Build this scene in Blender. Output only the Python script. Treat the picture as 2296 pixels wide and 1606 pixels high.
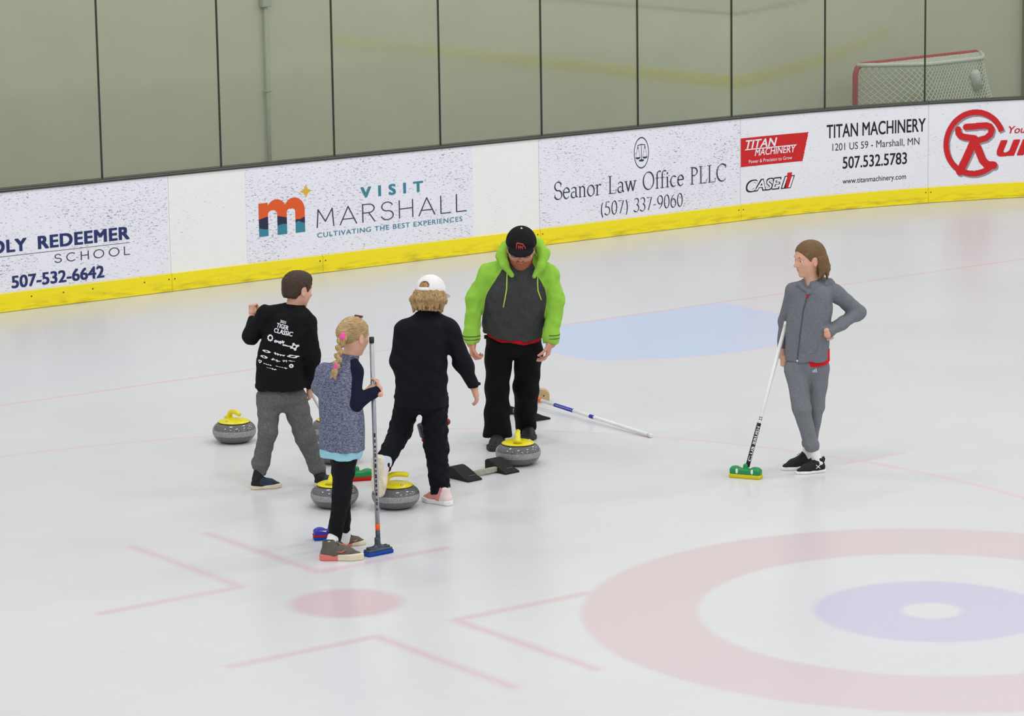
import bpy, bmesh, math, random
import numpy as np
from mathutils import Vector, Matrix
from mathutils.bvhtree import BVHTree

sc = bpy.context.scene
for _o in list(bpy.data.objects):
    bpy.data.objects.remove(_o)
COL = sc.collection

# ------------------------------------------------------------------ camera, world, lights, exposure
# world frame: metres, origin on the red face-off spot, x along the end boards, y towards them, z up
YAW, PITCH, ROLL = 0.633987793, 0.182795615, -0.0151955415
cam_d = bpy.data.cameras.new('camera'); cam = bpy.data.objects.new('camera', cam_d); COL.objects.link(cam)
cam_d.sensor_fit = 'HORIZONTAL'; cam_d.sensor_width = 36.0; cam_d.lens = 36.0 * 7109.15 / 2296.0
cam_d.clip_start = 0.1; cam_d.clip_end = 200
_fw = Vector((math.sin(YAW) * math.cos(PITCH), math.cos(YAW) * math.cos(PITCH), -math.sin(PITCH)))
_rt = Vector((math.cos(YAW), -math.sin(YAW), 0)); _up = _rt.cross(_fw)
_r2 = _rt * math.cos(ROLL) + _up * math.sin(ROLL); _u2 = _up * math.cos(ROLL) - _rt * math.sin(ROLL)
_m = Matrix((_r2, _u2, -_fw)).transposed().to_4x4(); _m.translation = (-8.9789, -13.7384, 4.34463)
cam.matrix_world = _m
sc.camera = cam

world = bpy.data.worlds.new('arena_air'); sc.world = world; world.use_nodes = True
_bg = world.node_tree.nodes['Background']; _bg.inputs[0].default_value = (0.93, 0.96, 1.0, 1); _bg.inputs[1].default_value = 0.66
def area_lamp(name, x, y, z, sx, sy, watts, col=(1, 0.985, 0.95)):
    d = bpy.data.lights.new(name, 'AREA'); d.shape = 'RECTANGLE'; d.size = sx; d.size_y = sy; d.energy = watts; d.color = col
    o = bpy.data.objects.new(name, d); COL.objects.link(o); o.location = (x, y, z); return o
for _i in range(5):                      # the hall's rows of ceiling lamps over the ice
    for _j in range(4):
        area_lamp('ceiling_lamp', -5 + 6.0 * _i, -12.5 + 6.0 * _j, 8.6, 1.5, 0.6, 100)
sc.cycles.sample_clamp_indirect = 2.0; sc.cycles.caustics_reflective = False; sc.cycles.caustics_refractive = False
sc.view_settings.view_transform = 'Standard'; sc.view_settings.look = 'None'
sc.view_settings.exposure = 0.0; sc.view_settings.gamma = 1.0; sc.view_settings.use_curve_mapping = False

# ------------------------------------------------------------------ object helpers
def tag(o, label=None, cat=None, group=None, kind=None):
    if label: o['label'] = label
    if cat: o['category'] = cat
    if group: o['group'] = group
    if kind: o['kind'] = kind
    return o
def empty(name, loc, rz=0.0, label=None, cat=None, group=None):
    o = bpy.data.objects.new(name, None); COL.objects.link(o); o.location = loc; o.rotation_euler = (0, 0, rz)
    o.empty_display_size = 0.1
    return tag(o, label, cat, group)
def mesh_obj(name, V, F, mats, parent=None, smooth=True, fm=None, uv=None, attrs=None, label=None):
    me = bpy.data.meshes.new(name)
    me.from_pydata([tuple(map(float, v)) for v in V], [], [tuple(int(i) for i in f) for f in F]); 
    return mesh_fin(name, me, mats, parent, smooth, fm, uv, attrs, label)
def mesh_fin(name, me, mats, parent=None, smooth=True, fm=None, uv=None, attrs=None, label=None):
    if not isinstance(mats, (list, tuple)): mats = [mats]
    for m in mats: me.materials.append(m)
    n = len(me.polygons)
    me.polygons.foreach_set('use_smooth', [bool(smooth)] * n)
    if fm is not None: me.polygons.foreach_set('material_index', np.asarray(fm, dtype=np.int32))
    if uv is not None:
        l = me.uv_layers.new(name='UVMap'); vi = np.empty(len(me.loops), dtype=np.int32); me.loops.foreach_get('vertex_index', vi)
        l.data.foreach_set('uv', np.asarray(uv, dtype=np.float32)[vi].ravel())
    for k, a in (attrs or {}).items():
        at = me.attributes.new(k, 'FLOAT', 'POINT'); at.data.foreach_set('value', np.asarray(a, dtype=np.float32))
    me.update()
    o = bpy.data.objects.new(name, me); COL.objects.link(o)
    if parent: o.parent = parent
    if label: o['label'] = label
    return o
class MB:
    """collects shapes into one mesh"""
    def __init__(s): s.V = []; s.F = []; s.M = []; s.m = 0
    def add(s, V, F):
        n = len(s.V); s.V += [tuple(v) for v in V]; s.F += [tuple(i + n for i in f) for f in F]; s.M += [s.m] * len(F); return s
    def box(s, c, d, rz=0.0, M=None):
        x, y, z = d[0] / 2, d[1] / 2, d[2] / 2
        P = [Vector((a * x, b * y, e * z)) for e in (-1, 1) for a, b in ((-1, -1), (1, -1), (1, 1), (-1, 1))]
        R = M if M is not None else Matrix.Rotation(rz, 3, 'Z')
        return s.add([R @ q + Vector(c) for q in P], [(3, 2, 1, 0), (4, 5, 6, 7), (0, 1, 5, 4), (1, 2, 6, 5), (2, 3, 7, 6), (3, 0, 4, 7)])
    def tube(s, pts, r, n=12, cap=True):
        pts = [Vector(q) for q in pts]; rr = r if isinstance(r, (list, tuple)) else [r] * len(pts); V = []; F = []
        ref = None
        for i, q in enumerate(pts):
            t = (pts[min(i + 1, len(pts) - 1)] - pts[max(i - 1, 0)]).normalized()
            if ref is None: ref = t.orthogonal().normalized()
            ref = (ref - t * ref.dot(t)).normalized(); b = t.cross(ref)
            V += [q + (ref * math.cos(2 * math.pi * k / n) + b * math.sin(2 * math.pi * k / n)) * rr[i] for k in range(n)]
        for i in range(len(pts) - 1):
            for k in range(n):
                k2 = (k + 1) % n; F.append((i * n + k, i * n + k2, (i + 1) * n + k2, (i + 1) * n + k))
        if cap: F.append(tuple(range(n - 1, -1, -1))); F.append(tuple((len(pts) - 1) * n + k for k in range(n)))
        return s.add(V, F)
    def lathe(s, prof, n=48, c=(0, 0, 0)):
        V = []; F = []; m = len(prof)
        for r, z in prof: V += [(c[0] + max(r, 1e-4) * math.cos(2 * math.pi * k / n), c[1] + max(r, 1e-4) * math.sin(2 * math.pi * k / n), c[2] + z) for k in range(n)]
        for i in range(m - 1):
            for k in range(n):
                k2 = (k + 1) % n; F.append((i * n + k, i * n + k2, (i + 1) * n + k2, (i + 1) * n + k))
        return s.add(V, F)
    def prism(s, pts, z0, z1, bev=0.0):
        """outline pts (x, y) counter-clockwise, z0..z1, optional bevelled rims"""
        n = len(pts); P = [Vector((a, b)) for a, b in pts]; c = sum(P, Vector((0, 0))) / n
        def ring(sh, z): return [(*(q + (c - q).normalized() * sh), z) for q in P]
        rs = [ring(0, z0), ring(0, z1)] if bev <= 0 else [ring(bev, z0), ring(bev * .3, z0 + bev * .3), ring(0, z0 + bev), ring(0, z1 - bev), ring(bev * .3, z1 - bev * .3), ring(bev, z1)]
        V = [v for r in rs for v in r]; F = []
        for i in range(len(rs) - 1):
            for k in range(n): F.append((i * n + k, i * n + (k + 1) % n, (i + 1) * n + (k + 1) % n, (i + 1) * n + k))
        F.append(tuple(range(n - 1, -1, -1))); F.append(tuple((len(rs) - 1) * n + k for k in range(n)))
        return s.add(V, F)
    def xf(s, M):
        s.V = [tuple(M @ Vector(v)) for v in s.V]; return s
    def build(s, name, mats, parent=None, smooth=False, bevel=0.0, label=None, auto=True):
        o = mesh_obj(name, s.V, s.F, mats, parent, smooth, fm=s.M, label=label)
        if bevel > 0:
            md = o.modifiers.new('bevel', 'BEVEL'); md.width = bevel; md.segments = 2; md.limit_method = 'ANGLE'
        return o
def copy_tree(o, parent=None):
    c = o.copy(); COL.objects.link(c); c.parent = parent
    for ch in list(o.children): copy_tree(ch, c)
    return c

# ------------------------------------------------------------------ material helpers
def srgb(r, g, b):
    f = lambda v: (v / 255 / 12.92) if v / 255 <= 0.04045 else ((v / 255 + 0.055) / 1.055) ** 2.4
    return (f(r), f(g), f(b), 1.0)
class NT:
    def __init__(s, name):
        s.mat = bpy.data.materials.new(name); s.mat.use_nodes = True; s.t = s.mat.node_tree; s.b = s.t.nodes['Principled BSDF']; s.out = s.t.nodes['Material Output']
    def n(s, typ, ins=None, **kw):
        o = s.t.nodes.new(typ)
        for k, v in kw.items(): setattr(o, k, v)
        for k, v in (ins or {}).items(): s.put(o.inputs[k], v)
        return o
    def put(s, sock, v):
        if isinstance(v, bpy.types.NodeSocket): s.t.links.new(v, sock)
        else: sock.default_value = v
    def math(s, op, a, b=None, c=None, clamp=False):
        o = s.t.nodes.new('ShaderNodeMath'); o.operation = op; o.use_clamp = clamp; s.put(o.inputs[0], a)
        if b is not None: s.put(o.inputs[1], b)
        if c is not None: s.put(o.inputs[2], c)
        return o.outputs[0]
    def mix(s, f, a, b, blend='MIX'):
        o = s.t.nodes.new('ShaderNodeMix'); o.data_type = 'RGBA'; o.blend_type = blend
        s.put(o.inputs[0], f); s.put(o.inputs[6], a); s.put(o.inputs[7], b); return o.outputs[2]
    def ramp(s, v, a, b):
        """0 below a, 1 above b"""
        o = s.n('ShaderNodeMapRange', {0: v, 1: a, 2: b, 3: 0.0, 4: 1.0}); o.clamp = True; return o.outputs[0]
    def coord(s, which='Object'): return s.n('ShaderNodeTexCoord').outputs[which]
    def mapped(s, vec, scale=(1, 1, 1), rot=(0, 0, 0), loc=(0, 0, 0)):
        return s.n('ShaderNodeMapping', {'Vector': vec, 'Scale': scale, 'Rotation': rot, 'Location': loc}).outputs[0]
    def noise(s, vec, scale, detail=2.0, rough=0.5, out=0):
        return s.n('ShaderNodeTexNoise', {'Vector': vec, 'Scale': scale, 'Detail': detail, 'Roughness': rough}).outputs[out]
    def bump(s, h, dist, strength=1.0):
        s.put(s.b.inputs['Normal'], s.n('ShaderNodeBump', {'Height': h, 'Distance': dist, 'Strength': strength}).outputs[0])
    def base(s, col, rough=0.6, spec=0.5, metal=0.0):
        s.put(s.b.inputs['Base Color'], col); s.put(s.b.inputs['Roughness'], rough); s.put(s.b.inputs['Specular IOR Level'], spec); s.put(s.b.inputs['Metallic'], metal); return s
def plain(name, rgb, rough=0.55, spec=0.4, metal=0.0, vary=0.06, scale=40.0, bump=0.0, bscale=200.0):
    m = NT(name); c = srgb(*rgb); co = m.coord()
    nz = m.noise(co, scale, 3.0)
    dark = tuple(v * (1 - vary * 2) for v in c[:3]) + (1,)
    m.base(m.mix(m.ramp(nz, 0.3, 0.7), dark, tuple(min(1, v * (1 + vary)) for v in c[:3]) + (1,)), rough, spec, metal)
    if bump > 0: m.bump(m.noise(co, bscale, 2.0), bump)
    return m.mat
def cloth(name, rgb, rgb2=None, heather=0.5, zone=None, rgbz=None, rough=0.9, spec=0.15, fold=0.006, stripe=None, hs=150.0, hz=0.5):
    """woven or knitted cloth; zone = name of a point attribute whose positive side takes rgbz"""
    m = NT(name); co = m.coord(); c = srgb(*rgb); c2 = srgb(*(rgb2 or tuple(v * .86 for v in rgb)))
    h = m.noise(m.mapped(co, (1, 1, hz)), hs, 3.0, 0.7)
    col = m.mix(m.math('MULTIPLY', m.ramp(h, 0.35, 0.65), heather), c, c2)
    if zone:
        for z, zc in zip(zone, rgbz):
            a = m.n('ShaderNodeAttribute', attribute_name=z).outputs['Fac']
            zz = srgb(*zc)
            col = m.mix(m.ramp(a, -0.0015, 0.0015), col, m.mix(m.math('MULTIPLY', m.ramp(h, 0.35, 0.65), heather * .35), zz, tuple(v * .85 for v in zz[:3]) + (1,)))
    m.base(col, rough, spec)
    m.b.inputs['Sheen Weight'].default_value = 0.0
    n1 = m.noise(m.mapped(co, (1, 1, 0.55)), 14.0, 2.0, 0.45)
    n2 = m.noise(co, 420.0, 1.0)
    m.bump(m.math('ADD', m.math('MULTIPLY', n1, 1.0), m.math('MULTIPLY', n2, 0.08)), fold * 3)
    return m.mat

# ------------------------------------------------------------------ implicit-surface modeller (smooth unions -> one skin)
def nrm(v): v = np.asarray(v, float); return v / max(np.linalg.norm(v), 1e-9)
def frame(f, u=(0, 0, 1)):
    """rows: right, forward, up"""
    f = nrm(f); r = nrm(np.cross(f, u)); return np.array([r, f, np.cross(r, f)])
class Cone:
    def __init__(s, a, b, ra, rb, cut=None, sq=None):
        s.a, s.b, s.ra, s.rb = np.array(a, float), np.array(b, float), ra, rb; s.cut = cut; s.sq = sq
        R = max(ra, rb); s.lo = np.minimum(s.a, s.b) - R; s.hi = np.maximum(s.a, s.b) + R
    def __call__(s, P):
        ab = s.b - s.a; t = np.clip(((P - s.a) @ ab) / max(ab @ ab, 1e-12), 0, 1)
        d = np.linalg.norm(P - s.a - t[:, None] * ab, axis=1) - (s.ra + (s.rb - s.ra) * t)
        if s.cut is not None:
            for q, n in s.cut: d = np.maximum(d, (P - q) @ n)
        return d
class Ell:
    def __init__(s, c, r, R=None, cut=None):
        s.c = np.array(c, float); s.r = np.array(r, float); s.R = np.eye(3) if R is None else np.asarray(R); s.cut = cut
        m = max(s.r); e = np.sqrt(((s.R.T * s.r) ** 2).sum(1)); s.lo = s.c - e; s.hi = s.c + e
    def __call__(s, P):
        q = (P - s.c) @ s.R.T; k0 = np.linalg.norm(q / s.r, axis=1); k1 = np.linalg.norm(q / (s.r ** 2), axis=1)
        d = k0 * (k0 - 1) / np.maximum(k1, 1e-6)
        if s.cut is not None:
            for q, n in s.cut: d = np.maximum(d, (P - q) @ n)
        return d
class Box:
    def __init__(s, c, h, R=None, rad=0.004):
        s.c = np.array(c, float); s.h = np.array(h, float) - rad; s.R = np.eye(3) if R is None else np.asarray(R); s.rad = rad
        e = np.abs(s.R.T) @ np.array(h, float); s.lo = s.c - e; s.hi = s.c + e
    def __call__(s, P):
        q = np.abs((P - s.c) @ s.R.T) - s.h
        return np.linalg.norm(np.maximum(q, 0), axis=1) + np.minimum(q.max(1), 0) - s.rad
class Loft:
    """keys: (centre, half width, half depth, yaw, squareness); stacked cross-sections along z with flat ends"""
    def __init__(s, keys, sub=6, cut=None):
        s.cut = cut; K = [(np.array(k[0], float), k[1], k[2], k[3] if len(k) > 3 else 0.0) for k in keys]
        A = np.array([[*k[0], k[1], k[2], k[3]] for k in K]); n = len(A); T = []
        for i in range(n - 1):
            p0, p1, p2, p3 = A[max(i - 1, 0)], A[i], A[i + 1], A[min(i + 2, n - 1)]
            for j in range(sub):
                t = j / sub; T.append(0.5 * (2 * p1 + (p2 - p0) * t + (2 * p0 - 5 * p1 + 4 * p2 - p3) * t * t + (3 * p1 - p0 - 3 * p2 + p3) * t ** 3))
        T.append(A[-1]); s.T = np.array(T); s.T = s.T[np.argsort(s.T[:, 2])]
        m = s.T[:, 3:5].max(1)[:, None]; s.lo = (s.T[:, :3] - m).min(0); s.hi = (s.T[:, :3] + m).max(0)
        s.lo[2] = s.T[0, 2]; s.hi[2] = s.T[-1, 2]
    def at(s, z):
        return [np.interp(z, s.T[:, 2], s.T[:, i]) for i in (0, 1, 3, 4, 5)]
    def __call__(s, P):
        x, y, w, d, a = s.at(P[:, 2]); dx, dy = P[:, 0] - x, P[:, 1] - y; c, sn = np.cos(a), np.sin(a)
        u, v = (dx * c + dy * sn) / w, (-dx * sn + dy * c) / d
        k = (np.abs(u) ** 2.4 + np.abs(v) ** 2.4) ** (1 / 2.4)
        g = (k - 1) * np.minimum(w, d)
        g = np.maximum(g, np.maximum(s.T[0, 2] - P[:, 2], P[:, 2] - s.T[-1, 2]))
        for q, n in s.cut or (): g = np.maximum(g, (P - np.asarray(q)) @ np.asarray(n))
        return g
def smin(a, b, k):
    if k <= 0: return np.minimum(a, b)
    h = np.clip(0.5 + 0.5 * (a - b) / k, 0, 1); return a + (b - a) * h - k * h * (1 - h)
def sdf_mesh(prims, h, disp=None, subs=(), inter=()):
    """prims: [(shape, k)]; subs: [(shape, k)] carved away; inter: plane cuts (q, n) on everything; returns verts, quads"""
    lo = np.min([p.lo for p, k in prims], 0) - 4 * h; hi = np.max([p.hi for p, k in prims], 0) + 4 * h
    n = np.ceil((hi - lo) / h).astype(int) + 1
    ax = [lo[i] + h * np.arange(n[i]) for i in range(3)]
    D = np.full(tuple(n), 0.5, dtype=np.float64)
    def block(p, k, fn):
        m = k + 4 * h; i0 = np.clip(np.floor((p.lo - m - lo) / h).astype(int), 0, n - 1); i1 = np.clip(np.ceil((p.hi + m - lo) / h).astype(int) + 1, 1, n)
        sl = tuple(slice(a, b) for a, b in zip(i0, i1))
        G = np.stack(np.meshgrid(*[ax[i][sl[i]] for i in range(3)], indexing='ij'), -1).reshape(-1, 3)
        d = p(G).reshape(D[sl].shape); D[sl] = fn(D[sl], d, k)
    for p, k in prims: block(p, k, smin)
    if disp is not None:
        near = np.abs(D) < 0.05; I = np.argwhere(near); D[near] += disp(lo + I * h)
    for p, k in subs: block(p, k, lambda a, b, k: -smin(-a, b, k))
    if len(inter):
        near = D < 0.03; I = np.argwhere(near); P = lo + I * h; d = D[near]
        for q, nn in inter: d = np.maximum(d, (P - np.asarray(q)) @ np.asarray(nn))
        D[near] = d
    ins = D < 0
    # surface nets
    c = np.zeros(tuple(n - 1), dtype=np.int8)
    for dx in (0, 1):
        for dy in (0, 1):
            for dz in (0, 1): c += ins[dx:n[0] - 1 + dx, dy:n[1] - 1 + dy, dz:n[2] - 1 + dz]
    act = (c > 0) & (c < 8); cells = np.argwhere(act); idx = np.full(tuple(n - 1), -1, dtype=np.int64); idx[act] = np.arange(len(cells))
    acc = np.zeros((len(cells), 3)); cnt = np.zeros(len(cells))
    for axis in range(3):
        o = [a for a in range(3) if a != axis]
        for e in ((0, 0), (0, 1), (1, 0), (1, 1)):
            off = np.zeros(3, int); off[o[0]], off[o[1]] = e; A = cells + off; B = A.copy(); B[:, axis] += 1
            da = D[A[:, 0], A[:, 1], A[:, 2]]; db = D[B[:, 0], B[:, 1], B[:, 2]]; s = (da < 0) != (db < 0)
            t = np.where(s, da / np.where(s, da - db, 1), 0)
            Q = A.astype(float); Q[:, axis] += t; acc[s] += Q[s]; cnt[s] += 1
    V = lo + h * acc / cnt[:, None]
    F = []
    for axis in range(3):
        o = [(axis + 1) % 3, (axis + 2) % 3]
        s0 = [slice(None)] * 3; s1 = [slice(None)] * 3; s0[axis] = slice(0, -1); s1[axis] = slice(1, None)
        a, b = ins[tuple(s0)], ins[tuple(s1)]; E = np.argwhere(a != b); fl = a[E[:, 0], E[:, 1], E[:, 2]]
        ok = (E[:, o[0]] > 0) & (E[:, o[1]] > 0) & (E[:, o[0]] < n[o[0]] - 1) & (E[:, o[1]] < n[o[1]] - 1); E = E[ok]; fl = fl[ok]
        def cell(i, j):
            C = E.copy(); C[:, o[0]] -= i; C[:, o[1]] -= j; return idx[C[:, 0], C[:, 1], C[:, 2]]
        q = np.stack([cell(1, 1), cell(0, 1), cell(0, 0), cell(1, 0)], 1)
        q[~fl] = q[~fl][:, ::-1]; F.append(q)
    F = np.concatenate(F); F = F[(F >= 0).all(1)]
    return V, F
def np_mesh(name, V, F):
    me = bpy.data.meshes.new(name); V = np.asarray(V, dtype=np.float32); F = np.asarray(F, dtype=np.int32)
    me.vertices.add(len(V)); me.vertices.foreach_set('co', V.ravel())
    me.loops.add(F.size); me.loops.foreach_set('vertex_index', F.ravel())
    me.polygons.add(len(F)); me.polygons.foreach_set('loop_start', np.arange(0, F.size, 4, dtype=np.int32))
    me.update(calc_edges=True); return me
def sdf_obj(name, prims, h, mats, parent, disp=None, subs=(), inter=(), attrs=None, label=None, extra=()):
    V, F = sdf_mesh(prims, h, disp, subs, inter)
    for V2, F2 in extra: F = np.concatenate([F, F2 + len(V)]); V = np.concatenate([V, V2])
    at = {k: fn(V) for k, fn in (attrs or {}).items()}
    return mesh_fin(name, np_mesh(name, V, F), mats, parent, True, attrs=at, label=label)
def waves(seed, wl, amp, n=7, stretch=(1, 1, 1)):
    """soft irregular cloth folds: a sum of plane waves"""
    rg = np.random.RandomState(seed); K = rg.normal(size=(n, 3)); K /= np.linalg.norm(K, axis=1)[:, None]; K *= (2 * np.pi / wl) * rg.uniform(.6, 1.5, n)[:, None]; K *= np.array(stretch); ph = rg.uniform(0, 6.28, n)
    return lambda P: amp * np.sin(P @ K.T + ph).sum(1) / math.sqrt(n)
def limb(pts, radii, k=0.03, cut=True, c0=False):
    """tapered limb through joints; flat end at the last joint"""
    out = []
    for i in range(len(pts) - 1):
        a, b = np.array(pts[i], float), np.array(pts[i + 1], float); ct = []
        if i == len(pts) - 2 and cut: ct.append((b, nrm(b - a)))
        out.append((Cone(a, b, radii[i], radii[i + 1], ct or None), k if i else k))
    return out
def field(prims):
    def fn(P):
        d = np.full(len(P), 1.0)
        for p, k in prims: d = smin(d, p(P), k)
        return d
    return fn
# ------------------------------------------------------------------ the rink: ice and its paint
BY, CX, CR = 9.65, 11.0, 8.53; CY = BY - CR
def ice_material():
    m = NT('ice'); co = m.coord(); sp = m.n('ShaderNodeSeparateXYZ', {0: co}); 
    # the paint lies under the ice, so its edges waver a little
    w = m.noise(co, 3.0, 2.0); wv = m.math('MULTIPLY', m.math('SUBTRACT', w, 0.5), 0.02)
    x = m.math('ADD', sp.outputs[0], wv); y = m.math('ADD', sp.outputs[1], wv)
    ab = lambda v: m.math('ABSOLUTE', v)
    def dist(cx, cy):
        a, b = m.math('SUBTRACT', x, cx), m.math('SUBTRACT', y, cy)
        return m.math('SQRT', m.math('ADD', m.math('MULTIPLY', a, a), m.math('MULTIPLY', b, b)))
    S = 0.022
    def less(v, t, s=S): return m.ramp(v, t + s, t - s) if False else m.math('SUBTRACT', 1.0, m.ramp(v, t - s, t + s))
    def band(v, c, hw, s=S): return less(ab(m.math('SUBTRACT', v, c)), hw, s)
    AND = lambda a, b: m.math('MULTIPLY', a, b)
    OR = lambda a, b: m.math('MAXIMUM', a, b)
    ax, ay = ab(x), ab(y); r0 = dist(0, 0)
    spot = less(r0, 0.30, 0.04)
    ls = OR(AND(band(ax, 0.25, 0.026, .036), band(ay, 1.25, 0.62)), AND(band(ax, 0.695, 0.45), band(ay, 0.655, 0.026, .036)))
    circle = OR(band(r0, 4.55, 0.016, 0.018), AND(band(ax, 4.6, 0.26), band(ay, 0.84, 0.014, .016)))
    goal = band(y, 6.096, 0.018, 0.016)
    gx = ab(m.math('SUBTRACT', x, 6.53)); rg = dist(6.53, 6.096)
    inside = AND(AND(less(gx, 1.22, .012), less(rg, 1.83, .012)), less(y, 6.09, .012))
    edge = AND(AND(less(gx, 1.26, .012), less(rg, 1.87, .012)), less(y, 6.09, .012))
    rh = dist(2.278, -2.093)
    ring = AND(less(rh, 1.83), m.ramp(rh, 1.22 - S, 1.22 + S)); four = AND(less(rh, 0.61), m.ramp(rh, 0.155 - S, 0.155 + S))
    big = m.noise(co, 0.55, 3.0); fine = m.noise(m.mapped(co, (1, 1, 1)), 9.0, 4.0)
    col = m.mix(m.ramp(big, 0.3, 0.7), srgb(210, 210, 213), srgb(216, 216, 218))
    col = m.mix(m.math('MULTIPLY', m.ramp(fine, 0.55, 0.8), 0.25), col, srgb(210, 211, 216))
    scr = m.noise(m.mapped(co, (1.2, 14, 1), (0, 0, 0.6)), 2.2, 3.0)
    col = m.mix(m.math('MULTIPLY', m.ramp(scr, 0.5, 0.8), 0.2), col, srgb(230, 230, 232))
    wear = m.math('ADD', 0.72, m.math('MULTIPLY', big, 0.5), clamp=True)
    def paint(mask, rgb, a=1.0):
        nonlocal col
        col = m.mix(m.math('MULTIPLY', AND(mask, wear), a), col, srgb(*rgb))
    paint(ring, (211, 196, 200)); paint(four, (199, 197, 217)); paint(edge, (226, 206, 216)); paint(inside, (195, 208, 234))
    paint(circle, (226, 190, 198), .8); paint(goal, (226, 184, 192), .9); paint(ls, (213, 186, 193), .95); paint(spot, (208, 187, 193))
    m.base(col, 0.25, 0.3)
    pass
    return m.mat
mb = MB(); nx = 60
outline = [(-6.4, -16), (CX + CR, -16)] + [(CX + CR * math.sin(a), CY + CR * math.cos(a)) for a in np.linspace(math.pi / 2, 0, 24)] + [(-6.4, BY)]
mb.prism([(a, b) for a, b in outline], -0.06, 0.0)
tag(mb.build('floor_ice', ice_material()), 'white ice sheet with faint pink and blue painted markings', kind='structure')

# ------------------------------------------------------------------ the end boards, followed along their foot: s in metres
def bpt(s, off=0.0, z=0.0):
    """point at s along the boards, off metres out over the ice, height z"""
    if s <= CX: return (s, BY - off, z)
    th = (s - CX) / CR
    if th <= math.pi / 2: r = CR - off; return (CX + r * math.sin(th), CY + r * math.cos(th), z)
    return (CX + CR - off, CY - (s - CX - CR * math.pi / 2), z)
def strip(name, s0, s1, o0, o1, z0, z1, mats, parent=None, bev=0.0, label=None):
    ss = [s0] + [0.12 * k for k in range(int(math.floor(s0 / 0.12)) + 1, int(math.ceil(s1 / 0.12))) if s0 + 1e-4 < 0.12 * k < s1 - 1e-4 and (s1 > CX or k % 5 == 0)] + [s1]
    n = len(ss) - 1; V = []; UV = []; F = []
    for s in ss:
        for o, z in ((o1, z0), (o1, z1), (o0, z1), (o0, z0)): V.append(bpt(s, o, z)); UV.append((s, z))
    for i in range(n):
        for k in range(4): F.append((i * 4 + k, i * 4 + (k + 1) % 4, i * 4 + 4 + (k + 1) % 4, i * 4 + 4 + k)[::-1])
    F.append((3, 2, 1, 0)); F.append(tuple(n * 4 + k for k in range(4)))
    o = mesh_obj(name, V, F, mats, parent, False, uv=UV, label=label)
    if bev: md = o.modifiers.new('bevel', 'BEVEL'); md.width = bev; md.segments = 2; md.limit_method = 'ANGLE'
    return o
def scuffed(name, rgb, amount, mark=(120, 122, 120), rough=0.35, thr=0.0, grime=None):
    m = NT(name); uv = m.n('ShaderNodeUVMap').outputs[0]
    big = m.noise(uv, 2.2, 2.0)
    col = m.mix(big, srgb(*rgb), tuple(v * 0.97 for v in srgb(*rgb)[:3]) + (1,))
    for i, (rot, sc) in enumerate(((0.25, (22, 80, 1)), (1.2, (26, 90, 1)), (-0.5, (30, 100, 1)))):
        nz = m.noise(m.mapped(uv, sc, (0, 0, rot), (i * 7.3, i * 3.1, 0)), 1.0, 2.0, 0.55)
        lim = m.math('SUBTRACT', 0.765 + thr, m.math('MULTIPLY', big, 0.16))
        k = m.math('MULTIPLY', m.math('SUBTRACT', nz, lim), 11.0, clamp=True)
        col = m.mix(m.math('MULTIPLY', k, amount), col, srgb(*mark))
    if grime:
        sp = m.n('ShaderNodeSeparateXYZ', {0: uv}); g = m.noise(m.mapped(uv, (5, 30, 1)), 1.0, 4.0)
        col = m.mix(m.math('MULTIPLY', m.math('MULTIPLY', m.ramp(g, 0.45, 0.75), m.math('SUBTRACT', 1.0, m.ramp(sp.outputs[1], 0.03, 0.12))), 0.7), col, srgb(*grime))
    m.base(col, rough, 0.4); return m.mat
M = {}
M['board'] = scuffed('board_white', (242, 242, 239), 0.5, thr=-0.01)
M['sheet'] = scuffed('advert_sheet', (238, 237, 246), 0.95, thr=-0.055)
M['sheet_clean'] = scuffed('advert_sheet_newer', (238, 237, 244), 0.7, thr=-0.02)
M['kick'] = scuffed('kick_plate_yellow', (248, 228, 22), 0.5, (140, 128, 30), grime=(160, 145, 35))
M['rail'] = plain('rail_dark', (52, 56, 50), 0.4, 0.4)
M['rail_highlight'] = plain('rail_highlight', (96, 100, 92), 0.3, 0.5)
M['screw'] = plain('screw_dark', (40, 40, 30), 0.4)
M['seal'] = plain('seal_dark', (48, 54, 44), 0.5)
def build_board(name, s0, s1, label, screws=()):
    x, y, _ = bpt((s0 + s1) / 2, -0.05)
    e = empty(name, (0, 0, 0), 0, label, 'board', 'rink board sections')
    g = 0.0015
    strip('facing', s0 + g, s1 - g, -0.10, 0.0, 0.0, 1.0, M['board'], e)
    strip('kick_plate', s0 + g, s1 - g, 0.0005, 0.012, 0.004, 0.157, M['kick'], e, 0.002, label='yellow kick plate')
    cr = strip('cap_rail', s0 + g, s1 - g, -0.10, 0.014, 1.0, 1.026, M['rail'], e, 0.0, label='dark cap rail')
    strip('rail_highlight', s0 + g, s1 - g, 0.0142, 0.0165, 1.013, 1.0225, M['rail_highlight'], cr)  # highlight along the rail's front edge, put in as a thin paler strip
    for s, z in screws:
        q = Vector(bpt(s, 0.012, z)); mb = MB(); n = Vector(bpt(s, 1, z)) - Vector(bpt(s, 0, z))
        mb.tube([q - n * .001, q + n * 0.003], 0.006, 8); mb.build('screw', M['screw'], e)
    return e
SB = [-6.3, -4.3, -2.1, 0.1, 2.35, 4.601, 6.145, 8.557, 11.01, 13.264, 15.7, 18.1, 20.5, 22.9]
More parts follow.
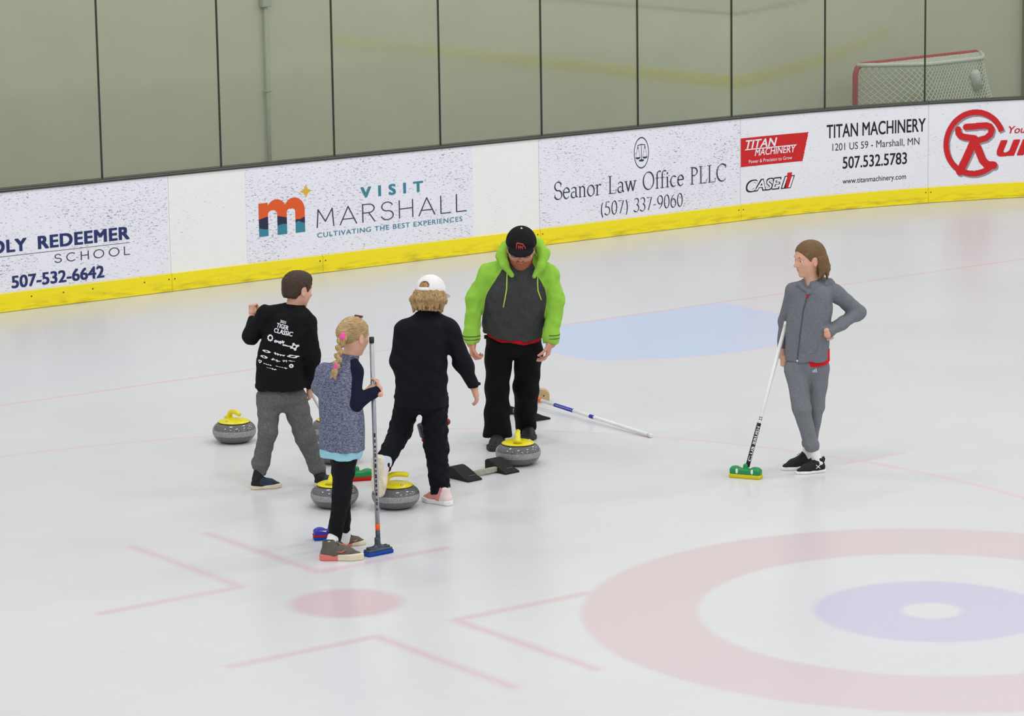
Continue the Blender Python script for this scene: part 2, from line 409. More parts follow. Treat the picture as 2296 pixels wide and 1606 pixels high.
LB = ['plain white board at the far left end of the row', 'plain white board next to the far left end board', 'plain white board left of the school advert', 'white board under the blue school advert at its left end', 'white rink board carrying the blue school lettering', 'white rink board under the orange and teal letter logo',
      'white rink board under the thin capital lettering behind the man', 'white rink board under the law office advert', 'white rink board under the red parallelogram logo and black phone number',
      'white curved rink board under the big red round letter logo', 'white curved rink board beyond the red logo, past the goal net', 'white curved corner board far round the bend', 'white curved corner board at the end of the bend']
for i in range(len(SB) - 1):
    scw = []
    if i > 4: scw.append((SB[i] + 0.028, 0.11))
    if i < 12: scw.append((SB[i + 1] - 0.03, 0.11))
    if i == 4: scw += [(3.25, .11), (3.55, .11), (3.83, .11), (4.33, .11)]
    build_board('dasher_board', SB[i], SB[i + 1], LB[i], scw)
side = build_board('dasher_board', 22.9, 36.0, 'long straight white side board round the corner')

def glass_material():
    m = NT('clear_acrylic'); t = m.t; t.nodes.remove(m.b)
    tr = m.n('ShaderNodeBsdfTransparent', {0: (0.90, 0.925, 0.875, 1)}); gl = m.n('ShaderNodeBsdfGlossy', {0: (0.95, 1.0, 0.95, 1), 'Roughness': 0.03})
    uv = m.n('ShaderNodeUVMap').outputs[0]
    fr = m.n('ShaderNodeFresnel', {'IOR': 1.45}).outputs[0]
    df = m.n('ShaderNodeBsdfDiffuse', {0: srgb(190, 196, 180)})
    mx = m.n('ShaderNodeMixShader', {0: fr, 1: tr.outputs[0], 2: gl.outputs[0]})
    sm = m.noise(m.mapped(uv, (1.2, 0.8, 1)), 2.0, 3.0); sp = m.noise(m.mapped(uv, (30, 30, 1)), 1.0, 1.0)
    dirt = m.math('ADD', m.math('MULTIPLY', m.ramp(sm, 0.3, 0.8), 0.05), m.math('MULTIPLY', m.ramp(sp, 0.76, 0.8), 0.25))
    mx2 = m.n('ShaderNodeMixShader', {0: dirt, 1: mx.outputs[0], 2: df.outputs[0]})
    t.links.new(mx2.outputs[0], m.out.inputs[0]); return m.mat
M['glass'] = glass_material()
JS = [-6.3, -5.18, -4.02, -2.85, -1.68, -.51, .49, 1.655, 2.823, 3.992, 5.161, 6.331, 7.481, 8.631, 9.775, 10.939, 12.085, 13.243, 14.39, 15.54, 16.69, 17.84, 18.99]
GL = ['clear glass pane at the very end of the row, far left'] + ['clear glass pane %s from the far left end' % q for q in ('second', 'third', 'fourth', 'fifth', 'sixth', 'seventh')] + ['clear glass pane at the far left end above the school advert', 'clear glass pane above the school lettering, leftmost in view', 'clear glass pane above the plain white board left of the orange logo', 'clear glass pane with the wall conduit behind it',
      'clear glass pane above the teal and thin capital lettering', 'clear glass pane right above the plain board left of the law office advert', 'clear glass pane above the left half of the law office advert', 'clear glass pane above the scales emblem',
      'clear glass pane above the red parallelogram logo', 'clear glass pane in front of the left post of the goal net', 'clear glass pane in front of the right half of the goal net', 'clear curved-corner glass pane past the goal net',
      'second clear glass pane past the goal net', 'third clear glass pane past the goal net', 'fourth clear glass pane past the goal net']
for i in range(len(JS) - 1):
    e = empty('glass_pane', (0, 0, 0), 0, GL[i], 'glass', 'rink glass panes')
    strip('pane', JS[i] + 0.007, JS[i + 1] - 0.007, -0.05, -0.038, 1.0265, 2.95, M['glass'], e)
    strip('edge_seal', JS[i] - 0.006, JS[i] + 0.006, -0.052, -0.036, 1.03, 2.95, M['seal'], e, label='dark joint strip')

# ------------------------------------------------------------------ behind the glass: walkway, wall, conduit, corner trim
M['wall'] = plain('wall_paint', (212, 210, 191), 0.75, 0.2, vary=0.02, scale=1.6)
M['concrete'] = plain('walkway_rubber', (88, 90, 84), 0.85, 0.2)
mb = MB(); mb.box((13, 12.42, 3.6), (44, 0.2, 7.2)); tag(mb.build('wall_back', M['wall']), kind='structure')
mb = MB(); mb.box((33.2, 0, 3.6), (0.2, 30, 7.2)); tag(mb.build('wall_right', M['wall']), kind='structure')
mb = MB(); mb.box((13, 4, -0.09), (44, 17.0, 0.05)); tag(mb.build('floor_walkway', M['concrete']), kind='structure')
M['conduit'] = plain('conduit_paint', (184, 185, 168), 0.5, 0.4)
e = empty('wall_conduit', (7.27, 12.3, 0), 0, 'thin vertical conduit with a small box on the wall behind the glass', 'conduit')
mb = MB(); mb.tube([(0, -0.022, -0.05), (0, -0.022, 2.16)], 0.02, 10); mb.build('pipe', M['conduit'], e, True)
mb = MB(); mb.box((0, -0.03, 2.225), (0.1, 0.06, 0.13)); mb.build('junction_box', M['conduit'], e, bevel=0.006)
for z in (0.5, 1.35): mb = MB(); mb.box((0, -0.022, z), (0.075, 0.044, 0.018)); mb.build('clip', M['conduit'], e, bevel=0.003)
mb = MB(); mb.box((17.62, 12.2, 1.2), (0.1, 0.24, 2.6)); o = tag(mb.build('trim_1', plain('trim_brown', (142, 130, 108), 0.6)), kind='structure')

# ------------------------------------------------------------------ lettering and logos laid on a surface
_tc = {}
def text2d(s, weight=0.0, shear=0.0, spacing=1.0):
    """flat letters in the unit box: verts (u, v) 0..1 over the text's own bounds, faces"""
    cu = bpy.data.curves.new('lettering', 'FONT'); cu.body = s; cu.shear = shear; cu.space_character = spacing; cu.resolution_u = 4; cu.fill_mode = 'FRONT'
    o = bpy.data.objects.new('lettering', cu); COL.objects.link(o); dg = bpy.context.evaluated_depsgraph_get(); dg.update()
    me = o.evaluated_get(dg).to_mesh(); V = np.array([v.co[:2] for v in me.vertices]); F = [tuple(p.vertices) for p in me.polygons]
    o.evaluated_get(dg).to_mesh_clear(); bpy.data.objects.remove(o); bpy.data.curves.remove(cu)
    if weight > 0:       # heavier letters: the same outline printed again a hair to each side
        V, F = join([(V + np.array(d) * weight, F) for d in ((-1, -.6), (1, -.6), (-1, .6), (1, .6), (0, 0))])
    return unit(V), F
def rect_map(r): return lambda V: [(r[0] + (r[2] - r[0]) * q[0], r[1] + (r[3] - r[1]) * q[1], q[2] if len(q) > 2 else 0) for q in V]
def ribbon(pl, w, ratio=1.0, ang=0.6):
    """stroke a polyline; with ratio < 1 the pen is a broad nib held at ang"""
    pl = np.array(pl, float); T = np.gradient(pl, axis=0); T /= np.maximum(np.linalg.norm(T, axis=1)[:, None], 1e-9); N = np.stack([-T[:, 1], T[:, 0]], 1)
    if len(pl) == 2: N[:] = N[0]
    al = np.arctan2(T[:, 1], T[:, 0]); hw = w / 2 * (ratio + (1 - ratio) * np.abs(np.sin(al - ang)))
    A, B = pl + N * hw[:, None], pl - N * hw[:, None]; V = np.empty((2 * len(pl), 2)); V[0::2] = A; V[1::2] = B
    return V, [(2 * i, 2 * i + 1, 2 * i + 3, 2 * i + 2) for i in range(len(pl) - 1)]
def arc(cx, cy, rx, ry, a0, a1, n=14):
    a = np.radians(np.linspace(a0, a1, n)); return [(cx + rx * math.cos(t), cy + ry * math.sin(t)) for t in a]
def join(parts):
    """strokes one over the other, each a hair above the last (third column = layer)"""
    V = np.zeros((0, 3)); F = []
    for k, (v, f) in enumerate(parts):
        v = np.asarray(v, float); l = v[:, 2:3] * 0.2 if v.shape[1] > 2 else np.zeros((len(v), 1)); F += [tuple(i + len(V) for i in q) for q in f]; V = np.concatenate([V, np.concatenate([v[:, :2], k + l], 1)])
    return V, F
def unit(V):
    lo, hi = V[:, :2].min(0), V[:, :2].max(0); V = np.array(V, float); V[:, :2] = (V[:, :2] - lo) / (hi - lo); return V
def S_curve(w=.56, h=1.0):
    return arc(w / 2, h * .75, w * .46, h * .25, 20, 262, 16) + arc(w / 2, h * .255, w * .5, h * .255, 82, -165, 16)
THIN = {'M': (.82, [[(0, 0), (.06, 1), (.41, .3), (.76, 1), (.82, 0)]]), 'A': (.82, [[(0, 0), (.41, 1), (.82, 0)], [(.13, .3), (.69, .3)]]),
        'R': (.62, [[(0, 0), (0, 1), (.3, 1)] + arc(.3, .76, .28, .24, 90, -90) + [(0, .52)], [(.3, .52), (.6, 0)]]), 'S': (.6, [S_curve(.6)]),
        'H': (.68, [[(0, 0), (0, 1)], [(.68, 0), (.68, 1)], [(0, .52), (.68, .52)]]), 'L': (.5, [[(0, 1), (0, 0), (.5, 0)]]),
        'C': (.85, [arc(.46, .5, .46, .5, 50, 310, 24)]), 'O': (.95, [arc(.475, .5, .475, .5, 0, 360, 30)])}
def thin_text(s, w, gap):
    x = 0; P = []
    for ch in s:
        adv, st = THIN[ch]
        for pl in st:
            for i in range(0, 1): P.append(ribbon_sharp([(x + a, b) for a, b in pl], w))
        x += adv + gap
    V, F = join(P); return unit(V), F
def ribbon_sharp(pl, w):
    P = []
    for a, b in zip(pl[:-1], pl[1:]):
        a, b = np.array(a), np.array(b); d = (b - a) / max(np.linalg.norm(b - a), 1e-9); P.append(ribbon([a - d * w * .35, b + d * w * .35], w))
    return join(P)
# a light serif hand: pen strokes with contrast, plus serifs
def ser(x, y, w=.2): return ('s', [(x - w / 2, y), (x + w / 2, y)])
SERIF = {'S': (.5, [('p', S_curve(.48)), ('s', [(.42, .72), (.44, .92)]), ('s', [(.04, .08), (.02, .3)])]),
 'e': (.46, [('p', [(.03, .36), (.41, .36)] + arc(.23, .31, .2, .31, 12, 320, 20))]), 'a': (.46, [('p', arc(.2, .46, .15, .14, 160, 20, 8) + [(.35, .1), (.44, .02)]), ('p', arc(.19, .17, .16, .17, 70, 380, 16))]),
 'n': (.52, [('p', [(.1, 0), (.1, .6)]), ('p', arc(.25, .42, .15, .18, 170, 0, 10) + [(.4, 0)]), ser(.1, 0), ser(.41, 0), ('s', [(0, .57), (.1, .62)])]),
 'o': (.52, [('p', arc(.25, .3, .22, .31, 0, 360, 24))]), 'r': (.4, [('p', [(.1, 0), (.1, .6)]), ('p', arc(.26, .42, .15, .18, 165, 50, 8)), ser(.1, 0, .24), ('s', [(0, .57), (.1, .62)])]),
 'L': (.56, [('p', [(.12, 0), (.12, 1)]), ('s', [(.0, 0), (.5, 0), (.54, .22)]), ser(.12, 1, .26)]), 'w': (.78, [('p', [(.06, .6), (.22, .02)]), ('p', [(.22, .02), (.38, .6)]), ('p', [(.38, .6), (.54, .02)]), ('p', [(.54, .02), (.7, .6)]), ser(.06, .6), ser(.7, .6), ser(.38, .6, .14)]),
 'O': (.8, [('p', arc(.38, .5, .36, .51, 0, 360, 30))]), 'f': (.3, [('p', [(.12, 0), (.12, .8)] + arc(.27, .8, .15, .2, 180, 50, 8)), ('s', [(.0, .6), (.28, .6)]), ser(.12, 0, .24)]),
 'i': (.26, [('p', [(.12, 0), (.12, .6)]), ser(.12, 0), ('s', [(.02, .57), (.12, .62)]), ('p', arc(.12, .82, .02, .03, 0, 360, 8))]), 'c': (.44, [('p', arc(.24, .31, .21, .31, 50, 310, 18))]),
 'P': (.56, [('p', [(.12, 0), (.12, 1)]), ('p', [(.12, .97)] + arc(.24, .74, .24, .23, 90, -90, 14) + [(.12, .51)]), ser(.12, 0, .26), ser(.08, 1, .2)]), 'C': (.74, [('p', arc(.4, .5, .37, .51, 48, 312, 24)), ('s', [(.66, .76), (.66, .98)])]),
 '(': (.3, [('p', arc(.4, .4, .3, .7, 130, 230, 12))]), ')': (.3, [('p', arc(-.1, .4, .3, .7, 50, -50, 12))]), '5': (.5, [('p', [(.4, .95), (.14, .95), (.1, .55)] + arc(.2, .3, .22, .3, 110, -150, 16))]),
 '0': (.5, [('p', arc(.24, .48, .2, .49, 0, 360, 24))]), '7': (.5, [('p', [(.04, .93), (.44, .93), (.16, 0)])]), '3': (.46, [('p', arc(.2, .74, .18, .23, 150, -80, 12) + arc(.18, .25, .22, .27, 80, -150, 14))]),
 '9': (.5, [('p', arc(.24, .66, .2, .31, 0, 360, 20)), ('p', arc(.06, .66, .38, .66, 0, -75, 10))]), '6': (.5, [('p', arc(.24, .3, .2, .31, 0, 360, 20)), ('p', arc(.42, .3, .38, .66, 180, 105, 10))]),
 '-': (.3, [('p', [(.04, .33), (.24, .36)])]), ' ': (.34, [])}
def serif_text(s, w=.082):
    x = 0; P = []
    for ch in s:
        adv, st = SERIF[ch]
        for k, pl in st: P.append(ribbon([(x + a, b) for a, b in pl], w if k == 'p' else w * .42, .38 if k == 'p' else 1.0))
        x += adv + .06
    V, F = join(P); return unit(V), F
def on_board(off): return lambda u, v, l=0: bpt(u, off + l * 6e-5, v)
def lay(name, VF, rect, mat, parent, put, label=None, gap=None):
    """lettering laid on a surface; words (or, with gap = 0, single letters) become parts of their own"""
    V, F = VF; P = rect_map(rect)(V); n = len(P); root = list(range(n))
    def find(i):
        while root[i] != i: root[i] = root[root[i]]; i = root[i]
        return i
    for f in F:
        for i in f[1:]: root[find(f[0])] = find(i)
    iv = {}
    for i in range(n):
        r = find(i); u = P[i][0]; a = iv.setdefault(r, [u, u]); a[0] = min(a[0], u); a[1] = max(a[1], u)
    g = 0.3 * (rect[3] - rect[1]) if gap is None else gap; cl = {}; k = -1; hi = -1e9
    for r, (a, b) in sorted(iv.items(), key=lambda q: q[1]):
        if a > hi + g: k += 1
        hi = max(hi, b); cl[r] = k
    out = []
    for c in range(k + 1):
        ids = [i for i in range(n) if cl[find(i)] == c]; m = {i: q for q, i in enumerate(ids)}
        out.append(mesh_obj(name, [put(*P[i]) for i in ids], [tuple(m[i] for i in f) for f in F if f[0] in m], mat, parent, False, label=label))
    return out
def raster(name, fn, rect, nx, nz, mats, parent, put, label=None):
    """a printed mark: the cells of a fine sheet that fall inside fn, coloured by the index fn returns (-1 = nothing)"""
    us = np.linspace(rect[0], rect[2], nx + 1); vs = np.linspace(rect[1], rect[3], nz + 1)
    uc, vc = (us[1:] + us[:-1]) / 2, (vs[1:] + vs[:-1]) / 2; U, W_ = np.meshgrid(uc, vc, indexing='ij')
    K = fn((U - rect[0]) / (rect[2] - rect[0]), (W_ - rect[1]) / (rect[3] - rect[1])); I = np.argwhere(K >= 0); idx = {}; V = []; F = []; FM = []
    for i, j in I:
        q = []
        for a, b in ((i, j), (i + 1, j), (i + 1, j + 1), (i, j + 1)):
            if (a, b) not in idx: idx[(a, b)] = len(V); V.append(put(us[a], vs[b]))
            q.append(idx[(a, b)])
        F.append(q); FM.append(K[i, j])
    return mesh_obj(name, V, F, mats, parent, False, fm=FM, label=label)
def flat(name, rgb): return plain('print_' + name, rgb, 0.45, 0.3, vary=0.03, scale=20)
INK = {k: flat(k, v) for k, v in dict(navy=(38, 52, 104), dnavy=(44, 46, 72), teal=(58, 134, 152), orange=(226, 92, 40), gold=(226, 180, 62), grey=(60, 58, 72), black=(26, 26, 32), red=(206, 32, 36), white=(238, 236, 240), shadow=(150, 148, 156), pale=(120, 122, 130)).items()}
def advert(s0, s1, label, mat, z0=0.165, z1=0.992):
    e = empty('advertising_sheet', (0, 0, 0), 0, label, 'advertisement', 'advert sheets on the boards'); strip('sheet', s0, s1, 0.0005, 0.0025, z0, z1, mat, e); return e
put = on_board(0.0045); put2 = on_board(0.006)
# blue school advert
e = advert(1.2, 4.585, 'scuffed white advert with dark blue school name and phone number', M['sheet'])
for t, r in (('REDEEMER', (3.335, .495, 4.207, .605)), ('HOLY', (2.77, .495, 3.232, .605))): lay('lettering', text2d(t, 0.04, spacing=1.1), r, INK['navy'], e, put)
lay('rule', (np.array([(0, 0), (1, 0), (1, 1), (0, 1)]), [(0, 1, 2, 3)]), (2.6, .464, 4.207, .468), INK['grey'], e, put)
lay('letter', thin_text('SCHOOL', .1, .55), (3.483, .362, 4.205, .438), INK['grey'], e, put, gap=0)
lay('lettering', text2d('507-532-6642', 0.028), (3.075, .192, 3.95, .297), INK['navy'], e, put)
# city advert
e = advert(5.37, 7.80, 'scuffed white advert with an orange and teal letter m and thin capitals', M['sheet'])
def m_logo(u, v):
    # heights inside the leg/arch outline of a bold lower-case m
    x = u; ins = np.zeros_like(u, bool)
    legs = ((0.0, .20), (.40, .605), (.795, 1.0))
    top = np.where(x < .20, .93 - .0 * x, 0.0)
    a1 = .63 + .37 * np.sqrt(np.clip(1 - ((x - .385) / .225) ** 2, 0, 1)); a2 = .63 + .37 * np.sqrt(np.clip(1 - ((x - .77) / .23) ** 2, 0, 1))
    outer = np.maximum(np.where(np.abs(x - .385) < .225, a1, 0), np.where((np.abs(x - .77) < .23), a2, 0)); outer = np.maximum(outer, np.where((x > .16) & (x < .8), .66, 0)); outer = np.maximum(outer, np.where(x < .2, .93, 0))
    hole1 = np.where((x > .20) & (x < .40), .60 + .11 * np.sqrt(np.clip(1 - ((x - .30) / .10) ** 2, 0, 1)), 0); hole2 = np.where((x > .605) & (x < .795), .60 + .11 * np.sqrt(np.clip(1 - ((x - .70) / .095) ** 2, 0, 1)), 0)
    ins = (v < outer) & (v > np.maximum(hole1, hole2)) 
    wave = .50 + .05 * np.sin((x - .05) * 7.0) - np.where(x > .78, .06 + .1 * np.abs(x - .9) * -3 + .05, 0); low = .24 + .05 * np.sin((x - .35) * 9) + np.where(x > .78, .14 - .8 * np.abs(x - .86), 0)
    k = np.where(v > np.maximum(wave, low), 0, np.where(v > low, 1, 2)); return np.where(ins, k, -1)
raster('letter_logo', m_logo, (5.497, .385, 5.973, .70), 180, 130, [INK['orange'], INK['dnavy'], INK['teal']], e, put, 'orange, navy and teal letter m')
lay('star', (np.array([(.5, 0), (.68, .34), (1, .5), (.68, .66), (.5, 1), (.32, .66), (0, .5), (.32, .34)]), [(0, 1, 2, 3, 4, 5, 6, 7)]), (5.932, .686, 6.05, .803), INK['gold'], e, put, 'gold four-pointed star')
lay('letter', text2d('VISIT', 0.04, spacing=1.9), (6.567, .628, 7.247, .727), INK['teal'], e, put, 'teal capital letter', 0)
lay('letter', thin_text('MARSHALL', .055, .32), (6.094, .405, 7.724, .573), INK['grey'], e, put, 'thin dark capital letter', 0)
lay('lettering', text2d('CULTIVATING THE BEST EXPERIENCES', 0.008, spacing=1.15), (6.098, .318, 7.675, .362), INK['teal'], e, put)
# law office advert
e = advert(8.562, 11.006, 'scuffed white advert with an oval scales emblem and serif lettering', M['sheet'])
lay('lettering', serif_text('Seanor Law Office PLLC'), (8.731, .408, 10.823, .585), INK['dnavy'], e, put, 'thin dark serif lettering')
lay('lettering', serif_text('(507) 337-9060', .085), (9.283, .195, 10.279, .345), INK['dnavy'], e, put)
P = [ribbon(arc(.5, .5, .47, .48, 0, 360, 40), .035), ribbon([(.5, .27), (.5, .78)], .03), ribbon([(.25, .74), (.5, .765), (.75, .74)], .025)]
for sx in (.27, .73):
    P += [ribbon([(sx, .74), (sx - .14, .36)], .012), ribbon([(sx, .74), (sx + .14, .36)], .012), ribbon([(sx, .74), (sx, .62)], .03), (np.array([(sx + .16 * math.cos(t), .36 - .06 * abs(math.sin(t)) * (t > 3.14) + .008) for t in np.linspace(math.pi, 2 * math.pi, 12)]), [tuple(range(12))])]
P.append((np.array([(.5 + .17 * math.cos(t), .26 + .035 * math.sin(t)) for t in np.linspace(0, 6.1, 14)]), [tuple(range(14))]))
lay('emblem', join(P), (9.683, .62, 9.869, .922), INK['dnavy'], e, put, 'oval emblem with a pair of scales', 9)
# machinery advert
e = advert(11.014, 13.259, 'white advert with a red parallelogram logo and black company lettering', M['sheet_clean'])
raster('red_badge', lambda u, v: np.where(u < .915 + .085 * v, 0, -1), (11.014, .527, 11.855, .808), 120, 24, [INK['red']], e, put, 'red parallelogram badge')
lay('lettering', text2d('TITAN', 0.02, .25), (11.075, .70, 11.47, .785), INK['white'], e, put2)
lay('lettering', text2d('MACHINERY', 0.015, .2), (11.19, .622, 11.70, .692), INK['white'], e, put2)
lay('rule', (np.array([(0, 0), (.98, 0), (1, 1), (.02, 1)]), [(0, 1, 2, 3)]), (11.06, .688, 11.715, .698), INK['white'], e, put2)
lay('lettering', serif_like := text2d('Power & Precision to Grow', 0.0), (11.115, .555, 11.655, .590), INK['white'], e, put2)
lay('lettering_outline', text2d('CASE', 0.06, .25), (11.078, .27, 11.525, .392), INK['black'], e, put)
lay('lettering', text2d('CASE', 0.014, .25), (11.095, .282, 11.51, .38), INK['white'], e, put2)
par = lambda a, b, w, sl=.3: (np.array([(a, 0), (a + w, 0), (a + w + sl, 1), (a + sl, 1)]), [(0, 1, 2, 3)])
lay('mark', join([par(0, 0, .7)]), (11.515, .27, 11.69, .395), INK['black'], e, put)
lay('mark', join([par(0, 0, .16), par(.54, 0, .16)]), (11.53, .28, 11.675, .386), INK['white'], e, put2, gap=9)
lay('mark', join([par(0, 0, .7, .3)]), (11.575, .275, 11.655, .425), INK['red'], e, put2)
for t, r, w in (('TITAN MACHINERY', (12.075, .727, 13.231, .864), .012), ('1201 US 59 - Marshall, MN', (12.145, .588, 13.161, .672), -.006), ('507.532.5783', (12.268, .412, 13.02, .532), .012), ('www.titanmachinery.com', (12.269, .244, 13.011, .315), .002)):
    lay('lettering', text2d(t, w), r, INK['black'] if w > 0 else INK['grey'], e, put)
# round red advert on the bend
e = advert(13.269, 15.69, 'white curved advert with a big red round letter logo', M['sheet_clean'])
def cap(u, v, pl, w):
    d = np.full(u.shape, 9.0)
    for a, b in zip(pl[:-1], pl[1:]):
        a, b = np.array(a), np.array(b); ab = b - a; t = np.clip(((u - a[0]) * ab[0] + (v - a[1]) * ab[1]) / (ab @ ab), 0, 1); d = np.minimum(d, np.hypot(u - a[0] - t * ab[0], v - a[1] - t * ab[1]))
    return d < w
def R_shape(u, v):
    r = np.hypot(u - .5, v - .5); th = np.degrees(np.arctan2(v - .5, u - .5))
    ring_ = (r < .5) & (r > .415) & ~((th > -48) & (th < 20))
    bar = cap(u, v, [(.36, .745), (.68, .755), (.745, .735), (.775, .685), (.755, .62), (.69, .565), (.56, .535)], .047) | cap(u, v, [(.235, .715), (.24, .66), (.27, .62), (.34, .595), (.50, .57)], .047)
    stem = cap(u, v, [(.50, .55), (.43, .40), (.34, .22), (.27, .09)], .062)
    leg = cap(u, v, [(.50, .53), (.57, .38), (.63, .24), (.71, .16), (.81, .15)], .058)
    return ring_ | bar | stem | leg
def R_logo(u, v): return np.where(R_shape(u, v), 0, -1)
raster('letter_shadow', R_logo, (13.452, .225, 14.145, .905), 150, 150, [INK['shadow']], e, put)
raster('letter_logo', R_logo, (13.435, .243, 14.129, .923), 170, 170, [INK['red']], e, put2, 'big red round letter R')
lay('lettering', text2d('unning', 0.03, .3), (14.03, .355, 15.35, .66), INK['red'], e, put2)
lay('lettering', text2d('Your', 0.01, .25), (14.16, .66, 14.40, .735), INK['red'], e, put2)

# ------------------------------------------------------------------ the goal net stored behind the glass
A, B = Vector((14.40, 11.70, 0)), Vector((16.55, 11.95, 0)); ax_ = (B - A).normalized(); dep = Vector((ax_.y, -ax_.x, 0))
if dep.y > 0: dep = -dep
e = empty('goal_net', A, 0, 'red framed hockey goal net with white netting stored behind the glass', 'goal net')
Wd = (B - A).length; H_ = 1.22
def gp(u, d, z): return ax_ * u + dep * d + Vector((0, 0, z - 0.06))
M['goal_red'] = plain('goal_red_paint', (190, 30, 34), 0.35); M['goal_white'] = plain('goal_white_pad', (226, 228, 224), 0.6); M['netting'] = plain('netting_cord', (226, 228, 214), 0.8)
mb = MB(); c = [gp(0, 0, 0.03), gp(0, 0, H_ - .1), gp(.03, 0, H_ - .03), gp(.1, 0, H_), gp(Wd - .1, 0, H_), gp(Wd - .03, 0, H_ - .03), gp(Wd, 0, H_ - .1), gp(Wd, 0, 0.03)]
mb.tube(c, 0.03, 12); mb.build('post_frame', M['goal_red'], e, True)
def topcurve(t):     # back edge of the top shelf
    u = t * (Wd - .06) + .03; return gp(u, 0.52 * min(1.0, math.sin(math.pi * min(t, 1 - t * 0 if t < .5 else 1 - t) * 1.0) * 1.25) if 0 < t < 1 else 0, H_)
tp = [topcurve(t) for t in np.linspace(0, 1, 25)]; mb = MB(); mb.tube(tp, 0.024, 10); mb.build('top_frame', M['goal_white'], e, True, label='white top frame')
def basecurve(t): return gp(t * Wd, 1.0 * min(1.0, math.sin(math.pi * t) * 1.6), 0.04)
mb = MB(); mb.tube([basecurve(t) for t in np.linspace(0, 1, 25)], 0.025, 10); mb.build('base_frame', M['goal_red'], e, True)
def net(nu, nv, fn):
    V = [fn(i / nu, j / nv) for i in range(nu + 1) for j in range(nv + 1)]; F = []; id_ = lambda i, j: i * (nv + 1) + j
    mbn = MB()
    for i in range(0, nu):                       # diamond mesh: both diagonals of every other cell
        for j in range(0, nv):
            a, b = (id_(i, j), id_(i + 1, j + 1)) if (i + j) % 2 == 0 else (id_(i + 1, j), id_(i, j + 1))
            mbn.tube([V[a], V[b]], 0.0068, 4, False)
    return mbn
def backnet(u, v):
    a, b = topcurve(u), basecurve(u); s = 0.10 * math.sin(math.pi * v) ; q = a.lerp(b, v); return q - dep * s
net(84, 36, backnet).build('back_netting', M['netting'], e, True)
net(64, 10, lambda u, v: gp(.03 + u * (Wd - .06), 0, H_).lerp(topcurve(u), v)).build('top_netting', M['netting'], e, True)
mb = MB(); a = backnet(.60, .10) + dep * .06; b = a + Vector((0.06, 0, -.20)); mb.tube([a, a + Vector((.01, 0, -.02)), b], [0.035, 0.055, 0.055], 16); mb.build('pad', M['goal_white'], e, True, label='white cylindrical pad')
# ------------------------------------------------------------------ curling stones
RV = Vector((math.cos(YAW), -math.sin(YAW), 0)); AV = Vector((math.sin(YAW), math.cos(YAW), 0))   # to the viewer's right / away from the viewer
def granite(name, rgb, rough):
    m = NT(name); co = m.coord(); a = m.noise(co, 260, 2.0); b = m.noise(co, 90, 3.0); c = srgb(*rgb)
    col = m.mix(m.ramp(a, 0.35, 0.65), tuple(v * .6 for v in c[:3]) + (1,), tuple(min(1, v * 1.35) for v in c[:3]) + (1,))
    col = m.mix(m.math('MULTIPLY', m.ramp(b, 0.5, 0.7), 0.4), col, tuple(v * .55 for v in c[:3]) + (1,))
    m.base(col, rough, 0.5); return m.mat
M['granite'] = granite('granite_polished', (100, 101, 103), 0.06); M['granite_band'] = granite('granite_striking_band', (150, 150, 150), 0.55)
M['yellow'] = plain('handle_yellow', (228, 214, 24), 0.28, 0.5, vary=0.02); M['rim'] = plain('rim_dark', (60, 58, 20), 0.5); M['bolt'] = plain('bolt_steel', (190, 180, 170), 0.3, metal=0.8)
def stone_body():
    z0, R = 0.0, 0.1445; P = [(0.0, 0.004), (0.055, 0.004), (0.062, 0.0), (0.070, 0.0), (0.080, 0.0015), (0.098, 0.006), (0.115, 0.0135), (0.128, 0.024), (0.1375, 0.036), (0.1415, 0.0445)]
    Q = [(0.1437, 0.0515), (0.1448, 0.0575), (0.1448, 0.0685), (0.1437, 0.0745)]
    T = [(0.140, 0.083), (0.131, 0.0945), (0.118, 0.104), (0.1035, 0.109), (0.100, 0.110), (0.0, 0.110)]
    mb = MB(); mb.lathe([(r, z * 1.2) for r, z in P + Q + T], 64); n = 64
    z = [q[1] for q in P + Q + T]
    for i in range(len(z) - 1):
        if 0.044 < (z[i] + z[i + 1]) / 2 < 0.0765:
            for k in range(n): mb.M[i * n + k] = 1
    return mb
def make_stone(label, x, y, ang):
    e = empty('curling_stone', (x, y, 0), ang, label, 'curling stone', 'yellow handled curling stones')
    stone_body().build('granite_body', [M['granite'], M['granite_band']], e, True, label='grey granite body with a pale band')
    h = MB(); h.lathe([(0.0, 0.158), (0.03, 0.157), (0.062, 0.1535), (0.088, 0.147), (0.1025, 0.140), (0.1055, 0.137), (0.104, 0.1345), (0.100, 0.133), (0.0, 0.133)], 56)
    hd = h.build('handle_plate', M['yellow'], e, True, label='yellow domed handle plate')
    pts = [(-.066, .146), (-.058, .164), (-.049, .181), (-.035, .195), (-.014, .2015), (.02, .202), (.05, .199), (.073, .194), (.081, .192)]
    rs = [.032, .021, .0175, .0165, .0155, .0155, .0155, .0145, .008]
    g = MB(); g.tube([(a, 0, b) for a, b in pts], rs, 16); g.build('grip', M['yellow'], e, True, label='yellow gooseneck grip')
    r = MB(); r.lathe([(0.1005, 0.1315), (0.1068, 0.132), (0.1068, 0.1345), (0.1005, 0.1355)], 56); r.build('rim', M['rim'], e, True)
    b = MB(); b.lathe([(0.0, 0.006), (0.008, 0.005), (0.009, 0.0)], 12, (0.03, -0.072, 0.1485)); b.build('bolt', M['bolt'], hd, True)
    return e
